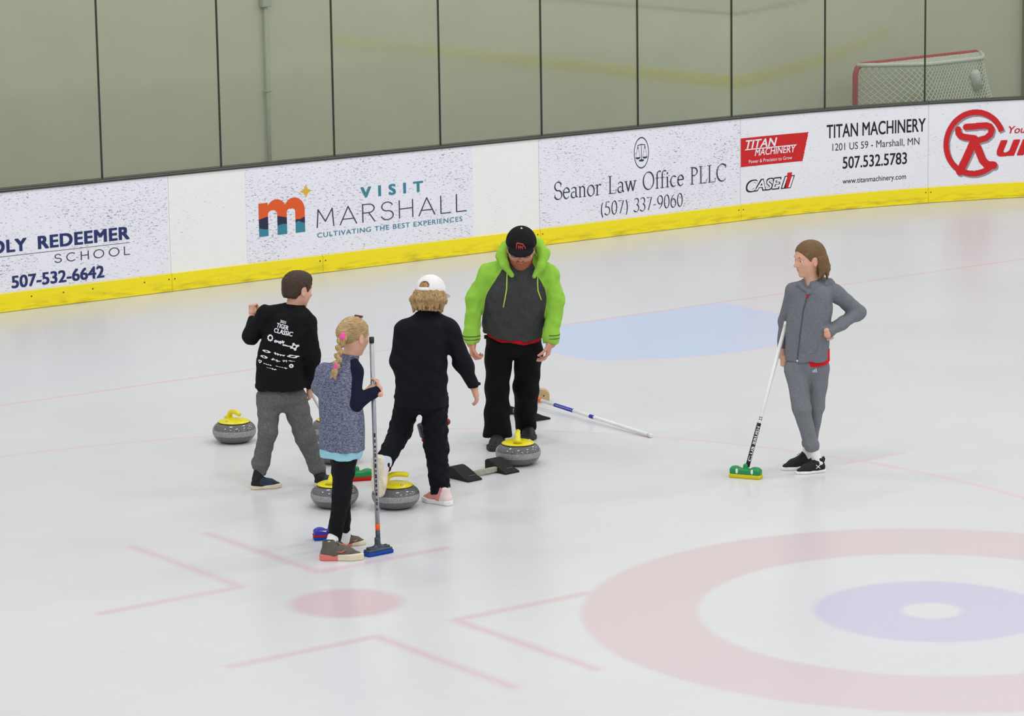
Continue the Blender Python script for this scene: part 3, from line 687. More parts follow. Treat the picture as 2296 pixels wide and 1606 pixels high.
stones = [('yellow handled curling stone alone at the far left of the boy', (1.739, 3.962), -10), ('curling stone half hidden between the boy\'s thigh and the girl\'s grey top', (2.277, 3.596), 160), ('curling stone almost wholly hidden behind the boy\'s calf and the girl', (1.911, 2.982), 150),
          ('curling stone behind the braided girl\'s black legs, in front of the boy\'s foot', (1.209, 1.947), 35), ('curling stone beside the cream shoe sole and the silver broom', (1.479, 1.688), 8 - 36.3), ('curling stone in front of the man\'s black shoes', (2.766, 2.185), 52)]
s0 = make_stone(stones[0][0], *stones[0][1], math.radians(-91))
for lb, xy, a in stones[1:]:
    c = copy_tree(s0); c.location = (*xy, 0); c.rotation_euler = (0, 0, math.radians(a)); c['label'] = lb
stones_obj = s0
# ------------------------------------------------------------------ brooms
M['tube_white'] = plain('shaft_white', (232, 233, 230), 0.3, 0.5, vary=0.01); M['tube_silver'] = plain('shaft_silver', (168, 170, 174), 0.35, 0.5, metal=0.6, vary=0.02); M['black_plastic'] = plain('plastic_black', (30, 32, 36), 0.4)
M['green'] = plain('plastic_green', (24, 138, 72), 0.4, vary=0.03); M['pad_yellow'] = cloth('pad_yellow', (226, 206, 40)); M['pad_red'] = cloth('pad_red', (206, 36, 36)); M['pad_blue'] = cloth('pad_blue', (32, 78, 168)); M['navy_plastic'] = plain('plastic_navy', (28, 32, 56), 0.45)
M['blue'] = plain('plastic_blue', (50, 48, 172), 0.4); M['orange_tape'] = plain('tape_orange', (238, 96, 36), 0.5); M['white_plastic'] = plain('plastic_white', (228, 228, 226), 0.4); M['grey_plastic'] = plain('plastic_dark_grey', (58, 66, 80), 0.35, 0.5)
def shaft_parts(e, bot, top, mat, bands, cap_mat, r=0.0128):
    """shaft from bot to top (local); bands = (from, to, material, name) fractions of its length"""
    bot, top = Vector(bot), Vector(top)
    mb = MB(); mb.tube([bot, top], r, 20); sh = mb.build('shaft', mat, e, True)
    for a, b, m, nm in bands:
        q = MB(); q.tube([bot.lerp(top, a), bot.lerp(top, b)], r + 0.0007, 20); q.build(nm, m, sh, True)
    d = (top - bot).normalized(); q = MB(); q.tube([top - d * 0.03, top + d * 0.002, top + d * 0.004], [r + .0016, r + .0016, r * .7], 20); q.build('end_cap', cap_mat, e, True)
    return sh
def head_saddle(e, T, body, pad, blocks=True, pad2=None, label=None):
    """club broom head: raised shoulders, low saddle in the middle, fabric pad below. T = head frame in the thing's space"""
    T = np.array(T.to_3x3()).T, np.array(T.translation)
    R, o = T; w = lambda x, y, z: o + x * R[0] + y * R[1] + z * R[2]
    pr = [(Box(w(0, 0, .038), (.1, .03, .019), R, .012), 0)]
    for sx in (-1, 1): pr.append((Ell(w(sx * .066, 0, .052), (.036, .027, .021), R), .012))
    pr.append((Cone(w(0, 0, .05), w(0, 0, .075), .019, .0165), .012))
    b = sdf_obj('head_body', pr, 0.003, body, e, label=label)
    q = [(Box(w(0, 0, .0125), (.103, .033, .0125), R, .007), 0)]
    sdf_obj('pad', q, 0.003, pad, e)
    if pad2 is not None: sdf_obj('pad_backing', [(Box(w(0, 0, .026), (.1045, .0345, .006), R, .004), 0)], 0.0025, pad2, b)
    if blocks:
        for sx in (-1, 1): sdf_obj('clip', [(Ell(w(sx * .05, -.027, .044), (.0095, .0075, .017), R), 0)], 0.0025, M['white_plastic'], b, label='white oval clip')
    return b
def head_hinge(e, T, body, pad):
    R, o = np.array(T.to_3x3()).T, np.array(T.translation); w = lambda x, y, z: o + x * R[0] + y * R[1] + z * R[2]
    sdf_obj('pad', [(Box(w(0, 0, .012), (.088, .034, .012), R, .009), 0)], 0.003, pad, e, label='blue fabric pad')
    pr = [(Box(w(0, 0, .029), (.082, .029, .006), R, .004), 0), (Cone(w(-.02, 0, .036), w(.02, 0, .036), .02, .02), .006), (Cone(w(0, 0, .04), w(-.004, .0, .088), .019, .0165), .01)]
    for sx in (-1, 1): pr += [(Box(w(sx * .05, .014, .04), (.022, .004, .008), R, .003), .003), (Box(w(sx * .05, -.014, .04), (.022, .004, .008), R, .003), .003), (Cone(w(sx * .062, -.014, .042), w(sx * .062, .014, .042), .006, .006), .003)]
    return sdf_obj('hinge_body', pr, 0.0025, body, e, label='dark plastic hinge')
def head_frame(loc, yaw, tilt_x=0.0, tilt_y=0.0):
    return Matrix.Translation(loc) @ Matrix.Rotation(yaw, 4, 'Z') @ Matrix.Rotation(tilt_x, 4, 'X') @ Matrix.Rotation(tilt_y, 4, 'Y')
def broom(label, foot, group='curling brooms'): return empty('curling_broom', foot, -YAW, label, 'broom', group)
def to_local(p, foot): d = Vector(p) - Vector(foot); return Vector((d.dot(RV), d.dot(AV), d.z))
def on_shaft(bot, top, r, off=0.0012):
    bot, top = Vector(bot), Vector(top); d = (top - bot).normalized(); side = d.cross(Vector((0, -1, 0))).normalized(); fr = side.cross(d).normalized()
    if fr.y > 0: fr = -fr
    if side.x < 0: side = -side
    L = (top - bot).length
    def put_(u, v, l=0):      # u metres along the shaft, v metres round it
        a = v / r; return bot + d * u + (fr * math.cos(a) + side * math.sin(a)) * (r + off + l * 4e-5)
    return put_
# silver broom of the braided girl
ft = (0.736, 0.782, 0); top = to_local((0.753, 0.824, 1.239), ft); e = broom('silver shafted broom with dark hinged head and blue pad held by the braided girl', ft)
b0 = Vector((.001, .0, .085)); sh = shaft_parts(e, b0, top, M['tube_silver'], [(0.0, .045, M['grey_plastic'], 'socket'), (.048, .08, M['orange_tape'], 'orange_band')], M['black_plastic'])
hb = head_hinge(e, head_frame((0, 0, 0), math.radians(38), 0, 0), M['grey_plastic'], M['pad_blue'])
pt = on_shaft(b0, top, .0128); rg = random.Random(4); u = .17
mbk = MB()
while u < .62:
    l = rg.choice((.012, .018, .024)); 
    for v0, v1 in ((-.004, -.0005), (.0012, .0048)) if rg.random() < .6 else ((-.004, .0045),):
        mbk.add([pt(u, v0), pt(u + l, v0), pt(u + l, v1), pt(u, v1)], [(0, 1, 2, 3)])
    u += l + rg.choice((.007, .012, .018))
mbk.build('printed_marks', INK['black'], sh, label='worn dark print on the shaft')
# white broom of the girl in grey: green head, yellow pad
ft = (3.609, 0.935, 0); top = to_local((3.973, 0.976, 0.937), ft); e = broom('white broom with green head and yellow pad held by the girl in grey', ft)
b0 = Vector((.005, 0, .07)); sh = shaft_parts(e, b0, top, M['tube_white'], [(0.0, .30, M['black_plastic'], 'black_sleeve')], M['tube_white'])
head_saddle(e, head_frame((-.005, 0, 0), math.radians(-24)), M['green'], M['pad_yellow'], label='green plastic head')
pt = on_shaft(b0, top, .0128, .0022); L = (top - b0).length
V, F = text2d('CLUB BRUSH', 0.02, spacing=1.05); mesh_obj('lettering', [pt(.035 + .225 * q[0], .0085 - .016 * q[1], q[2]) for q in V], F, INK['white'], sh, False, label='white letters along the sleeve')
V, F = text2d('II', 0.02); mesh_obj('lettering', [pt(.302 + .02 * q[0], .008 - .016 * q[1], q[2]) for q in V], F, INK['black'], sh, False)
# the boy's white broom: green head, red pad
ft = (1.705, 2.45, 0); top = to_local((1.405, 2.53, 0.640), ft); e = broom('white broom with green head and red pad held by the boy', ft)
shaft_parts(e, Vector((-.01, 0, .065)), top, M['tube_white'], [(0.0, .06, M['green'], 'socket')], M['white_plastic'])
b = head_saddle(e, head_frame((0, 0, 0), math.radians(14)), M['green'], M['pad_red'], False, label='green plastic head')
R = head_frame((0, 0, 0), math.radians(14)); mb = MB(); mb.box((.03, .002, .0585), (.035, .026, .0012)); mb.xf(R); mb.build('decal', INK['navy'], b)
# broom behind the braided girl's shoes: blue head with red band
ft = (0.70, 1.285, 0); top = to_local((0.752, 1.062, .97), ft); e = broom('broom with a blue head and red band behind the braided girl\'s shoes', ft)
shaft_parts(e, Vector((.052, -.01, .06)), top, M['tube_silver'], [], M['black_plastic'])
b = head_saddle(e, head_frame((.040, 0, 0), math.radians(10)), M['blue'], M['pad_blue'], False, M['pad_red'], label='blue plastic head')
mb = MB(); mb.box((-.05, -.0275, .046), (.04, .003, .022)); mb.xf(head_frame((.040, 0, 0), math.radians(10))); mb.build('decal', M['white_plastic'], b)
# broom lying on the ice behind the man
A_, B_ = Vector((3.936, 3.60, .066)), Vector((3.912, 2.2546, .0145)); ft = (3.93, 3.64, 0); e = broom('white broom with blue sections lying on the ice beside the man', ft)
sh = shaft_parts(e, to_local(A_, ft), to_local(B_, ft), M['tube_white'], [(.035, .085, M['orange_tape'], 'orange_band'), (.20, .36, M['blue'], 'blue_section'), (.50, .535, M['blue'], 'blue_band')], M['white_plastic'])
q = MB(); P1 = to_local(A_.lerp(B_, .92), ft); q.tube([P1 + Vector((0, -.012, .004)), P1 + Vector((.006, -.0135, .006))], .004, 8); q.build('mark', INK['black'], sh)
pt = on_shaft(to_local(A_, ft), to_local(B_, ft), .0128, .0022); mb = MB()
for u in np.arange(.29, .47, .016): mb.add([pt(u, .003), pt(u + .009, .003), pt(u + .009, .006), pt(u, .006)], [(0, 1, 2, 3)])
mb.build('printed_marks', INK['white'], sh)
head_saddle(e, head_frame((.0, 0.0, 0.0), math.radians(70)), M['blue'], M['pad_blue'], False, label='blue plastic head')
# broom held low in front of the capped boy: navy head with red pad ends
# round-ended wooden block standing behind the man
M['wood'] = NT('plank_wood'); _c = M['wood'].coord(); _n = M['wood'].noise(M['wood'].mapped(_c, (6, 60, 60)), 1.5, 4.0); M['wood'].base(M['wood'].mix(_n, srgb(176, 142, 96), srgb(216, 188, 142)), 0.6); M['wood'] = M['wood'].mat
e = empty('wooden_block', (4.10, 3.69, 0), -YAW, 'small round ended wooden block standing behind the man and his broom', 'wooden block')
pts = [(-.09, 0), (.045, 0)] + arc(.0, .045, .046, .05, -10, 90, 12)[1:] + [(-.09, .095)]
mb = MB(); mb.prism(pts, -.03, .03, .004); mb.xf(Matrix.Rotation(math.pi / 2, 4, 'X')); mb.build('block', M['wood'], e)
mb = MB(); mb.tube([(.005, -.030, .05), (.005, -.033, .05)], .005, 10); mb.build('screw', M['screw'], e)
# ------------------------------------------------------------------ hacks: two rubber foot rests on a bar
M['rubber'] = plain('rubber_black', (34, 34, 35), 0.75, 0.3, vary=0.1, scale=120, bump=0.002, bscale=300); M['bar'] = plain('bar_weathered', (164, 162, 148), 0.6, vary=0.08)
def hack(label, cx, cy, ang, sep):
    e = empty('curling_hack', (cx, cy, 0), ang, label, 'hack', 'curling hacks')
    mb = MB(); mb.box((0, -.02, .024), (sep, .028, .03)); mb.build('bar', M['bar'], e, bevel=.003, label='pale bar')
    for sx in (-1, 1):
        prof = [(.085, .0), (.085, .066), (.07, .075), (.045, .0735), (.01, .062), (-.03, .045), (-.06, .03), (-.066, .0262), (-.072, .025), (-.115, .012), (-.115, 0)]
        n = len(prof); w = .058; V = []; F = []
        for i, xx in enumerate((-w, -w * .93, w * .93, w)):
            s = 1 if 0 < i < 3 else .93
            V += [(sx * sep / 2 + xx, a, z * s) for a, z in prof]
        for i in range(3):
            for k in range(n): F.append((i * n + k, i * n + (k + 1) % n, (i + 1) * n + (k + 1) % n, (i + 1) * n + k))
        F.append(tuple(range(n - 1, -1, -1))); F.append(tuple(3 * n + k for k in range(n)))
        p = mesh_obj('foot_rest', V, F, M['rubber'], e, False); md = p.modifiers.new('bevel', 'BEVEL'); md.width = .003; md.segments = 2; md.limit_method = 'ANGLE'
        q = MB(); q.box((sx * sep / 2 + .015, -.066, .0275), (.05, .003, .002)); q.build('crease', plain('crease_grey', (120, 120, 120), .7), p)
    return e
hack('black rubber foot hack on a pale bar in front of the capped boy', 2.40, 2.075, math.radians(41) - YAW, .31)
hack('black rubber hack almost hidden behind the man\'s trousers', 3.668, 3.386, math.radians(124) - YAW, .30)
# ------------------------------------------------------------------ people: joints in metres from the point each stands on (x to the viewer's right, y away, z up)
J={}
J['boy']=dict(P0=(1.248,2.564,0),pel=(-0.008,0.000,0.592),hipL=(-0.086,0.000,0.568),hipR=(0.075,0.020,0.556),knL=(-0.094,-0.050,0.368),anL=(-0.152,0.000,0.104),knR=(0.132,0.020,0.316),anR=(0.215,0.080,0.052),t0=(-0.010,0.000,0.634),t1=(-0.004,0.000,0.827),t2=(0.030,0.000,0.980),t3=(0.049,0.000,1.082),t4=(0.077,0.020,1.137),shL=(-0.090,0.000,1.090),elL=(-0.188,0.040,0.951),wrL=(-0.181,0.130,1.050),haL=(-0.170,0.150,1.105),shR=(0.163,0.000,1.036),elR=(0.192,-0.020,0.836),wrR=(0.166,0.050,0.630),haR=(0.162,0.070,0.576),head=(0.109,0.030,1.243),heL=(-0.213,-0.035,0.000),toL=(-0.024,0.027,0.000),heR=(0.181,0.025,0.000),toR=(0.303,0.130,0.000))
J['girl']=dict(P0=(0.602,0.936,0),t0=(0.008,0.000,0.613),t1=(0.009,0.000,0.788),t2=(-0.007,0.000,0.954),t3=(0.011,0.000,1.061),t4=(0.057,0.020,1.121),shirt0=(0.001,0.000,0.570),hipR=(0.029,-0.040,0.583),hipL=(0.002,0.050,0.579),knR=(0.001,-0.060,0.346),knL=(-0.002,0.060,0.337),anR=(-0.049,-0.040,0.081),anL=(0.002,0.110,0.096),shR=(0.090,-0.030,1.055),elR=(0.085,-0.070,0.877),wrR=(0.189,-0.005,0.955),haR=(0.202,0.000,0.984),shL=(-0.086,0.030,1.047),elL=(-0.113,0.060,0.949),wrL=(-0.037,0.170,0.883),haL=(0.001,0.190,0.922),head=(0.086,0.040,1.244),heR=(-0.128,-0.158,0.000),toR=(0.126,-0.153,0.000),heL=(-0.066,0.194,0.000),toL=(0.111,0.183,0.000),tie1=(0.033,-0.045,1.257),b1=(0.018,-0.060,1.214),b2=(0.008,-0.085,1.174),b3=(0.003,-0.105,1.132),tie2=(-0.007,-0.115,1.098),b4=(-0.026,-0.120,1.024),clip=(0.099,0.030,1.352))
J['kid']=dict(P0=(1.741,1.607,0),t0=(-0.095,0.000,0.635),t1=(-0.092,0.000,0.807),t2=(-0.075,0.000,0.989),t3=(-0.057,0.000,1.097),t4=(-0.048,0.020,1.156),hipL=(-0.171,0.020,0.645),hipR=(-0.020,0.000,0.647),knR=(-0.013,0.020,0.349),anR=(0.009,0.020,0.051),knL=(-0.228,0.070,0.436),anL=(-0.330,-0.180,0.274),shL=(-0.191,0.000,1.064),elL=(-0.226,-0.020,0.875),wrL=(-0.201,0.120,0.755),haL=(-0.187,0.170,0.712),shR=(0.077,0.000,1.070),elR=(0.158,0.000,0.865),wrR=(0.220,0.040,0.709),haR=(0.240,0.050,0.647),head=(-0.027,0.040,1.263),heR=(0.075,-0.112,0.000),toR=(-0.093,0.054,0.000),heL=(-0.368,-0.250,0.353),toL=(-0.374,-0.250,0.108))
J['man']=dict(P0=(3.000,2.609,0),t0=(0.049,0.030,0.755),t1=(0.054,0.000,0.886),t2=(0.068,-0.060,1.042),t3=(0.078,-0.110,1.175),t4=(0.090,-0.150,1.268),hipL=(-0.051,0.050,0.629),hipR=(0.143,0.050,0.626),knL=(-0.070,0.020,0.383),knR=(0.131,0.100,0.379),anL=(-0.078,0.000,0.070),anR=(0.113,0.200,0.055),shL=(-0.120,-0.090,1.204),elL=(-0.212,-0.100,1.009),wrL=(-0.228,-0.140,0.742),haL=(-0.220,-0.160,0.690),shR=(0.282,-0.090,1.198),elR=(0.331,-0.100,0.995),wrR=(0.287,-0.140,0.734),haR=(0.263,-0.160,0.668),head=(0.103,-0.210,1.352),heL=(-0.064,0.032,0.000),toL=(-0.093,-0.118,0.000),heR=(0.120,0.417,0.000),toR=(0.139,0.229,0.000))
J['grey']=dict(P0=(4.025,0.858,0),t0=(0.013,0.000,0.721),t1=(0.015,0.000,0.882),t2=(0.034,0.000,1.037),t3=(0.045,0.000,1.149),t4=(0.037,0.000,1.211),hipL=(-0.057,0.000,0.643),hipR=(0.084,0.020,0.637),knL=(-0.041,-0.070,0.415),knR=(0.088,0.020,0.395),anL=(0.052,-0.040,0.157),anR=(0.035,0.080,0.131),shL=(-0.072,0.020,1.142),elL=(-0.111,0.050,0.932),wrL=(-0.135,0.060,0.732),haL=(-0.128,0.050,0.680),shR=(0.189,0.020,1.124),elR=(0.343,0.100,0.987),wrR=(0.122,-0.010,0.891),haR=(0.071,-0.050,0.887),head=(0.030,-0.010,1.345),heN=(0.119,-0.047,0.000),toN=(-0.069,-0.111,0.000),heF=(0.027,0.076,0.000),toF=(-0.148,0.010,0.000))
for _k in J:
    J[_k] = {a: np.array(b, float) for a, b in J[_k].items()}
def skin_mat(name, rgb, lip, blush=None):
    m = NT(name); co = m.coord(); c = srgb(*rgb); n1 = m.noise(co, 30, 3.0); n2 = m.noise(co, 9, 2.0)
    col = m.mix(m.ramp(n1, 0.3, 0.7), tuple(v * .92 for v in c[:3]) + (1,), c)
    col = m.mix(m.math('MULTIPLY', m.ramp(n2, 0.45, 0.7), 0.25), col, srgb(*(blush or (rgb[0], rgb[1] * .86, rgb[2] * .84))))
    a = m.n('ShaderNodeAttribute', attribute_name='lip').outputs['Fac']; col = m.mix(m.math('MULTIPLY', a, 0.8), col, srgb(*lip))
    m.base(col, 0.5, 0.35); m.b.inputs['Subsurface Weight'].default_value = 0.06; m.b.inputs['Subsurface Radius'].default_value = (.01, .004, .002)
    m.bump(n1, 0.0006); return m.mat
def hair_mat(name, rgb, rgb2, scale=(260, 260, 12), rough=0.5):
    m = NT(name); co = m.coord(); a = m.noise(m.mapped(co, scale), 1.0, 3.0, 0.6); b = m.noise(co, 14, 2.0)
    col = m.mix(m.ramp(a, 0.3, 0.7), srgb(*rgb2), srgb(*rgb)); col = m.mix(m.math('MULTIPLY', m.ramp(b, .45, .7), .35), col, srgb(*rgb2))
    m.base(col, rough, 0.35); m.bump(a, 0.006); return m.mat
SK = {'fair': skin_mat('skin_fair', (218, 168, 142), (196, 120, 112)), 'rosy': skin_mat('skin_rosy', (214, 160, 138), (190, 110, 100), (206, 128, 112)), 'man': skin_mat('skin_ruddy', (206, 150, 128), (176, 104, 92), (196, 118, 100))}
EYE = plain('eye_white', (226, 220, 214), 0.2, vary=0.01); IRIS = plain('iris_dark', (50, 40, 34), 0.15, vary=0.01)
# ---- head
def head_parts(c, f, u, H, ears=True, cheeks=1.0):
    R = frame(f, u); w = lambda a, b, e: np.array(c) + H * (a * R[0] + b * R[1] + e * R[2])
    P = [(Ell(w(0, -.055, .13), H * np.array((.335, .41, .365)), R), 0), (Ell(w(0, .10, -.13), H * np.array((.265 * cheeks, .27, .345)), R), .03 * H / .22),
         (Ell(w(0, .02, -.16), H * np.array((.26 * cheeks, .26, .24)), R), .03), (Ell(w(0, .245, -.405), H * np.array((.105 * cheeks, .085, .075)), R), .018),
         (Ell(w(0, .30, .10), H * np.array((.20, .07, .05)), R), .02), (Cone(w(0, .355, .02), w(0, .432, -.115), H * .028, H * .046), .012),
         (Ell(w(.045, .375, -.13), H * np.array((.038, .04, .03)), R), .008), (Ell(w(-.045, .375, -.13), H * np.array((.038, .04, .03)), R), .008),
         (Ell(w(0, .315, -.235), H * np.array((.085, .05, .024)), R), .008), (Ell(w(0, .305, -.285), H * np.array((.075, .05, .026)), R), .008)]
    for s in (-1, 1):
        P.append((Ell(w(s * .17, .235, -.09), H * np.array((.09, .08, .08)), R), .02))
        if ears:
            P.append((Ell(w(s * .33, -.03, -.03), H * np.array((.03, .075, .125)), frame(R[1] * 1 + R[0] * s * -.25, R[2])), .008)); P.append((Ell(w(s * .345, .0, -.12), H * np.array((.028, .04, .05)), R), .01))
    S = [(Ell(w(s * .145, .375, .02), H * np.array((.075, .07, .05)), R), .012) for s in (-1, 1)]
    return P, S, R, w
def add_face(parent, c, f, u, H, brow, eyes=True):
    P, S, R, w = head_parts(c, f, u, H)
    for s in (-1, 1):
        q = w(s * .142, .292, .012); mb = MB(); nu, nv = 16, 10
        V = []; F = []; FM = []
        for i in range(nv + 1):
            for k in range(nu):
                t = math.pi * i / nv; a = 2 * math.pi * k / nu; d = R[1] * math.cos(t) + (R[0] * math.cos(a) + R[2] * math.sin(a)) * math.sin(t); V.append(q + d * H * .047)
        for i in range(nv):
            for k in range(nu): F.append((i * nu + k, i * nu + (k + 1) % nu, (i + 1) * nu + (k + 1) % nu, (i + 1) * nu + k)); FM.append(1 if i < 2 else 0)
        mesh_obj('eye', V, F, [EYE, IRIS], parent, True, fm=FM)
        pts = [w(s * (.07 + .045 * k), .365 - .012 * k * k / 2, .105 + .012 * math.sin(k)) for k in range(4)]
        m = MB(); m.tube(pts, [H * .012, H * .018, H * .016, H * .006], 8); m.build('eyebrow', brow, parent, True)
# ---- hands: palm, four unequal bent fingers, thumb from the side of the palm
def hand_mesh(wr, d, t, side, L, curl=(25, 30, 20), step=(0, 4, 8, 14), thumb=(35, 20), spread=4.0, ts=.75, h=0.0026):
    d = nrm(d); t = nrm(np.asarray(t, float) - d * np.dot(d, t)); n = np.cross(t, d) if side == 'R' else np.cross(d, t); wr = np.array(wr, float)
    R = np.array([t, d, n]); w = lambda a, b, e: wr + L * (a * t + b * d + e * n)
    P = [(Box(w(.0, .27, 0), L * np.array((.205, .23, .075)), R, L * .06), 0), (Cone(w(0, -.2, 0), w(0, .1, 0), L * .14, L * .145), .015), (Ell(w(.11, .17, .05), L * np.array((.1, .15, .06)), R), .012), (Ell(w(-.1, .2, .04), L * np.array((.075, .17, .055)), R), .012)]
    for i, (o, ln, r) in enumerate(((.155, .42, .046), (.052, .47, .047), (-.05, .435, .045), (-.148, .34, .040))):
        q = w(o, .455, 0); a = 0; sp = math.radians(spread * (1.5 - i))
        for j, fr in enumerate((.45, .31, .24)):
            a += math.radians(curl[j] + step[i] * (.6 if j else 1)); v = (d * math.cos(sp) + t * math.sin(sp)) * math.cos(a) + n * math.sin(a)
            q2 = q + v * ln * L * fr; P.append((Cone(q, q2, L * r * (1 - .1 * j), L * r * (.92 - .1 * j)), .003 if j else .006)); q = q2
    q = w(.16, .12, .03); v = nrm(t * ts + d * .6 + n * .25); q2 = q + v * L * .24; P.append((Cone(q, q2, L * .066, L * .055), .010))
    a, b = math.radians(thumb[0]), math.radians(thumb[1]); v = nrm(v * math.cos(a) + nrm(d * .5 + n * .8 - t * .3) * math.sin(a)); q3 = q2 + v * L * .17; P.append((Cone(q2, q3, L * .054, L * .05), .004))
    v = nrm(v * math.cos(b) + nrm(n * .8 - t * .5) * math.sin(b)); P.append((Cone(q3, q3 + v * L * .13, L * .05, L * .04), .004))
    return sdf_mesh(P, h)
# ---- shoes
class Sole:
    def __init__(s, pts, rs, z0, z1, o, R, rad=.004):
        s.p = [np.array(q, float) for q in pts]; s.rs = rs; s.z = (z0, z1); s.o = np.array(o, float); s.R = R; s.rad = rad
        m = max(rs) + .02; Q = np.array([s.o + q[0] * R[1] + q[1] * R[0] + z * R[2] for q in s.p for z in (z0, z1)]); s.lo = Q.min(0) - m; s.hi = Q.max(0) + m
    def __call__(s, P):
        q = (P - s.o) @ s.R.T; xy = q[:, [1, 0]]; d = np.full(len(P), 9.0)
        for a, b, ra, rb in zip(s.p[:-1], s.p[1:], s.rs[:-1], s.rs[1:]):
            ab = b - a; t = np.clip(((xy - a) @ ab) / (ab @ ab), 0, 1); d = smin(d, np.linalg.norm(xy - a - t[:, None] * ab, axis=1) - (ra + (rb - ra) * t), .02)
        zc = (s.z[0] + s.z[1]) / 2; hz = (s.z[1] - s.z[0]) / 2; e = np.stack([d + s.rad, np.abs(q[:, 2] - zc) - hz + s.rad], 1)
        return np.linalg.norm(np.maximum(e, 0), axis=1) + np.minimum(e.max(1), 0) - s.rad
def make_shoe(parent, heel, toe, mats, W=.36, up=(0, 0, 1), sole_h=.1, name='shoe', lace=None, collar=None, heel_zone=False, lean=0.0, tall=.40):
    """heel and toe = ends of the sole on the ground; mats = (upper, sole)"""
    heel, toe = np.array(heel, float), np.array(toe, float); L = np.linalg.norm(toe - heel); R = frame(toe - heel, up); o = heel
    w = lambda a, b, e: o + L * (a * R[1] + b * R[0] + e * R[2]); k = W / .36
    cut = [(w(0, 0, sole_h * .8), -R[2])]
    P = [(Cone(w(.15, 0, .15), w(.35, 0, .15), L * .125 * k, L * .13 * k), 0), (Cone(w(.35, 0, .16), w(.66, 0, .115), L * .13 * k, L * .135 * k), .02), (Cone(w(.66, 0, .11), w(.86, 0, .085), L * .135 * k, L * .095 * k), .02),
         (Cone(w(.19, 0, .2), w(.20 + lean, 0, tall), L * .125 * k, L * .13 * k), .02), (Cone(w(.33, 0, tall - .1), w(.62, 0, .16), L * .10 * k, L * .10 * k), .03)]
    P = [(Cone(p.a, p.b, p.ra, p.rb, cut), kk) for p, kk in P]
    subs = [(Cone(w(.2 + lean, 0, tall), w(.21 + lean, 0, tall + .2), L * .10 * k, L * .13 * k), .008)]
    at = {'heel': lambda V: (o + L * .34 * R[1] - V) @ R[1] + ((V - o) @ R[2]) * -.35} if heel_zone else None
    u = sdf_obj(name, P, .0032, mats[0], parent, subs=subs, attrs=at)
    sl = Sole([(.145 * L, 0), (.45 * L, 0), (.70 * L, .01 * L), (.87 * L, .015 * L)], [L * .145 * k, L * .13 * k, L * .175 * k, L * .125 * k], .0, sole_h * L, o, R, .006)
    sdf_obj('sole', [(sl, 0)], .0032, mats[1], u, attrs={'heel': lambda V: (o + L * .42 * R[1] - V) @ R[1]} if heel_zone else None)
    if lace:
        m = MB()
        for i in range(4):
            x = .40 + .075 * i; z = .345 - .032 * i
            m.tube([w(x, -.085, z - .05), w(x + .02, -.04, z - .004), w(x + .02, .04, z - .004), w(x, .085, z - .05)], L * .011, 6)
        for s in (-1, 1): m.tube([w(.38, 0, .36), w(.40, s * .07, .41), w(.45, s * .11, .36), w(.43, s * .05, .345)], L * .009, 6)
        m.build('laces', lace, u, True)
    return u, w, R
def make_sock(parent, top, bot, mat, r):
    return sdf_obj('sock', [(Cone(top, bot, r, r * .95), 0)], .004, mat, parent)
def tube_child(name, pts, r, mat, parent, label=None, n=8):
    m = MB(); m.tube(pts, r, n); return m.build(name, mat, parent, True, label=label)
def hidden_body(parent, mat, j, legs, arms, torso, head, neck, hands, hh):
    """one skin: trunk, limbs, neck, head; hands joined at the wrist"""
    P = []
    for a, b, ra, rb in torso: P.append((Cone(a, b, ra, rb), .03))
    for pts, rs in legs + arms: P += limb(pts, rs, .02, False)
    P.append((Cone(neck[0], neck[1], neck[2], neck[3]), .03))
    HP, HS, R, w = head_parts(*head)
    V1, F1 = sdf_mesh(HP + [(Cone(neck[0], neck[1], neck[2], neck[3]), .02)], .0032, subs=HS)
    ex = [(V1, F1)] + hands
    H = head[3]; mouth = w(0, .355, -.258)
    lip = lambda V: np.clip(1.5 - np.abs(np.stack([((V - mouth) @ R[0]) / (.085 * H), ((V - mouth) @ R[2]) / (.042 * H), ((V - mouth) @ R[1]) / (.09 * H)], 1)).max(1) * 1.5, 0, 1)
    return sdf_obj('body', P, .008, mat, parent, extra=ex, attrs={'lip': lip})
def project_print(parent_obj, VF, rect, mat, axis, depth_from, off=.0025, name='print', label=None, rot=0.0, parent=None):
    """lay flat lettering on a garment: rays along axis meet the cloth; rect in (x, z) of the person's frame"""
    V, F = VF; me = parent_obj.data; bv = BVHTree.FromPolygons([v.co for v in me.vertices], [p.vertices for p in me.polygons])
    ax = Vector(axis).normalized(); rx = ax.cross(Vector((0, 0, 1))).normalized(); out = []
    c = Vector(((rect[0] + rect[2]) / 2, 0, (rect[1] + rect[3]) / 2)); hw, hh = (rect[2] - rect[0]) / 2, (rect[3] - rect[1]) / 2
    for q in V:
        a, b = q[0], q[1]
        x, z = (a - .5) * 2 * hw, (b - .5) * 2 * hh; x, z = x * math.cos(rot) - z * math.sin(rot), x * math.sin(rot) + z * math.cos(rot)
        p = Vector((rect[0] + hw, depth_from, rect[1] + hh)) + rx * x + Vector((0, 0, z)); hit = bv.ray_cast(p - ax * 1.0, ax)
        out.append((hit[0] - ax * (off + (q[2] * 4e-5 if len(q) > 2 else 0))) if hit[0] is not None else p)
    return mesh_obj(name, out, F, mat, parent or parent_obj, False, label=label)
def fine(VF, n=3):
    """split long quads so that lettering bends with the cloth"""
    return VF
def person(key, label):
    j = J[key]; e = empty('person', tuple(j['P0']), -YAW, label, 'person'); return e, j
def plate(a, b): return (np.array([(0, 0), (1, 0), (1, 1), (0, 1)], float), [(0, 1, 2, 3)])
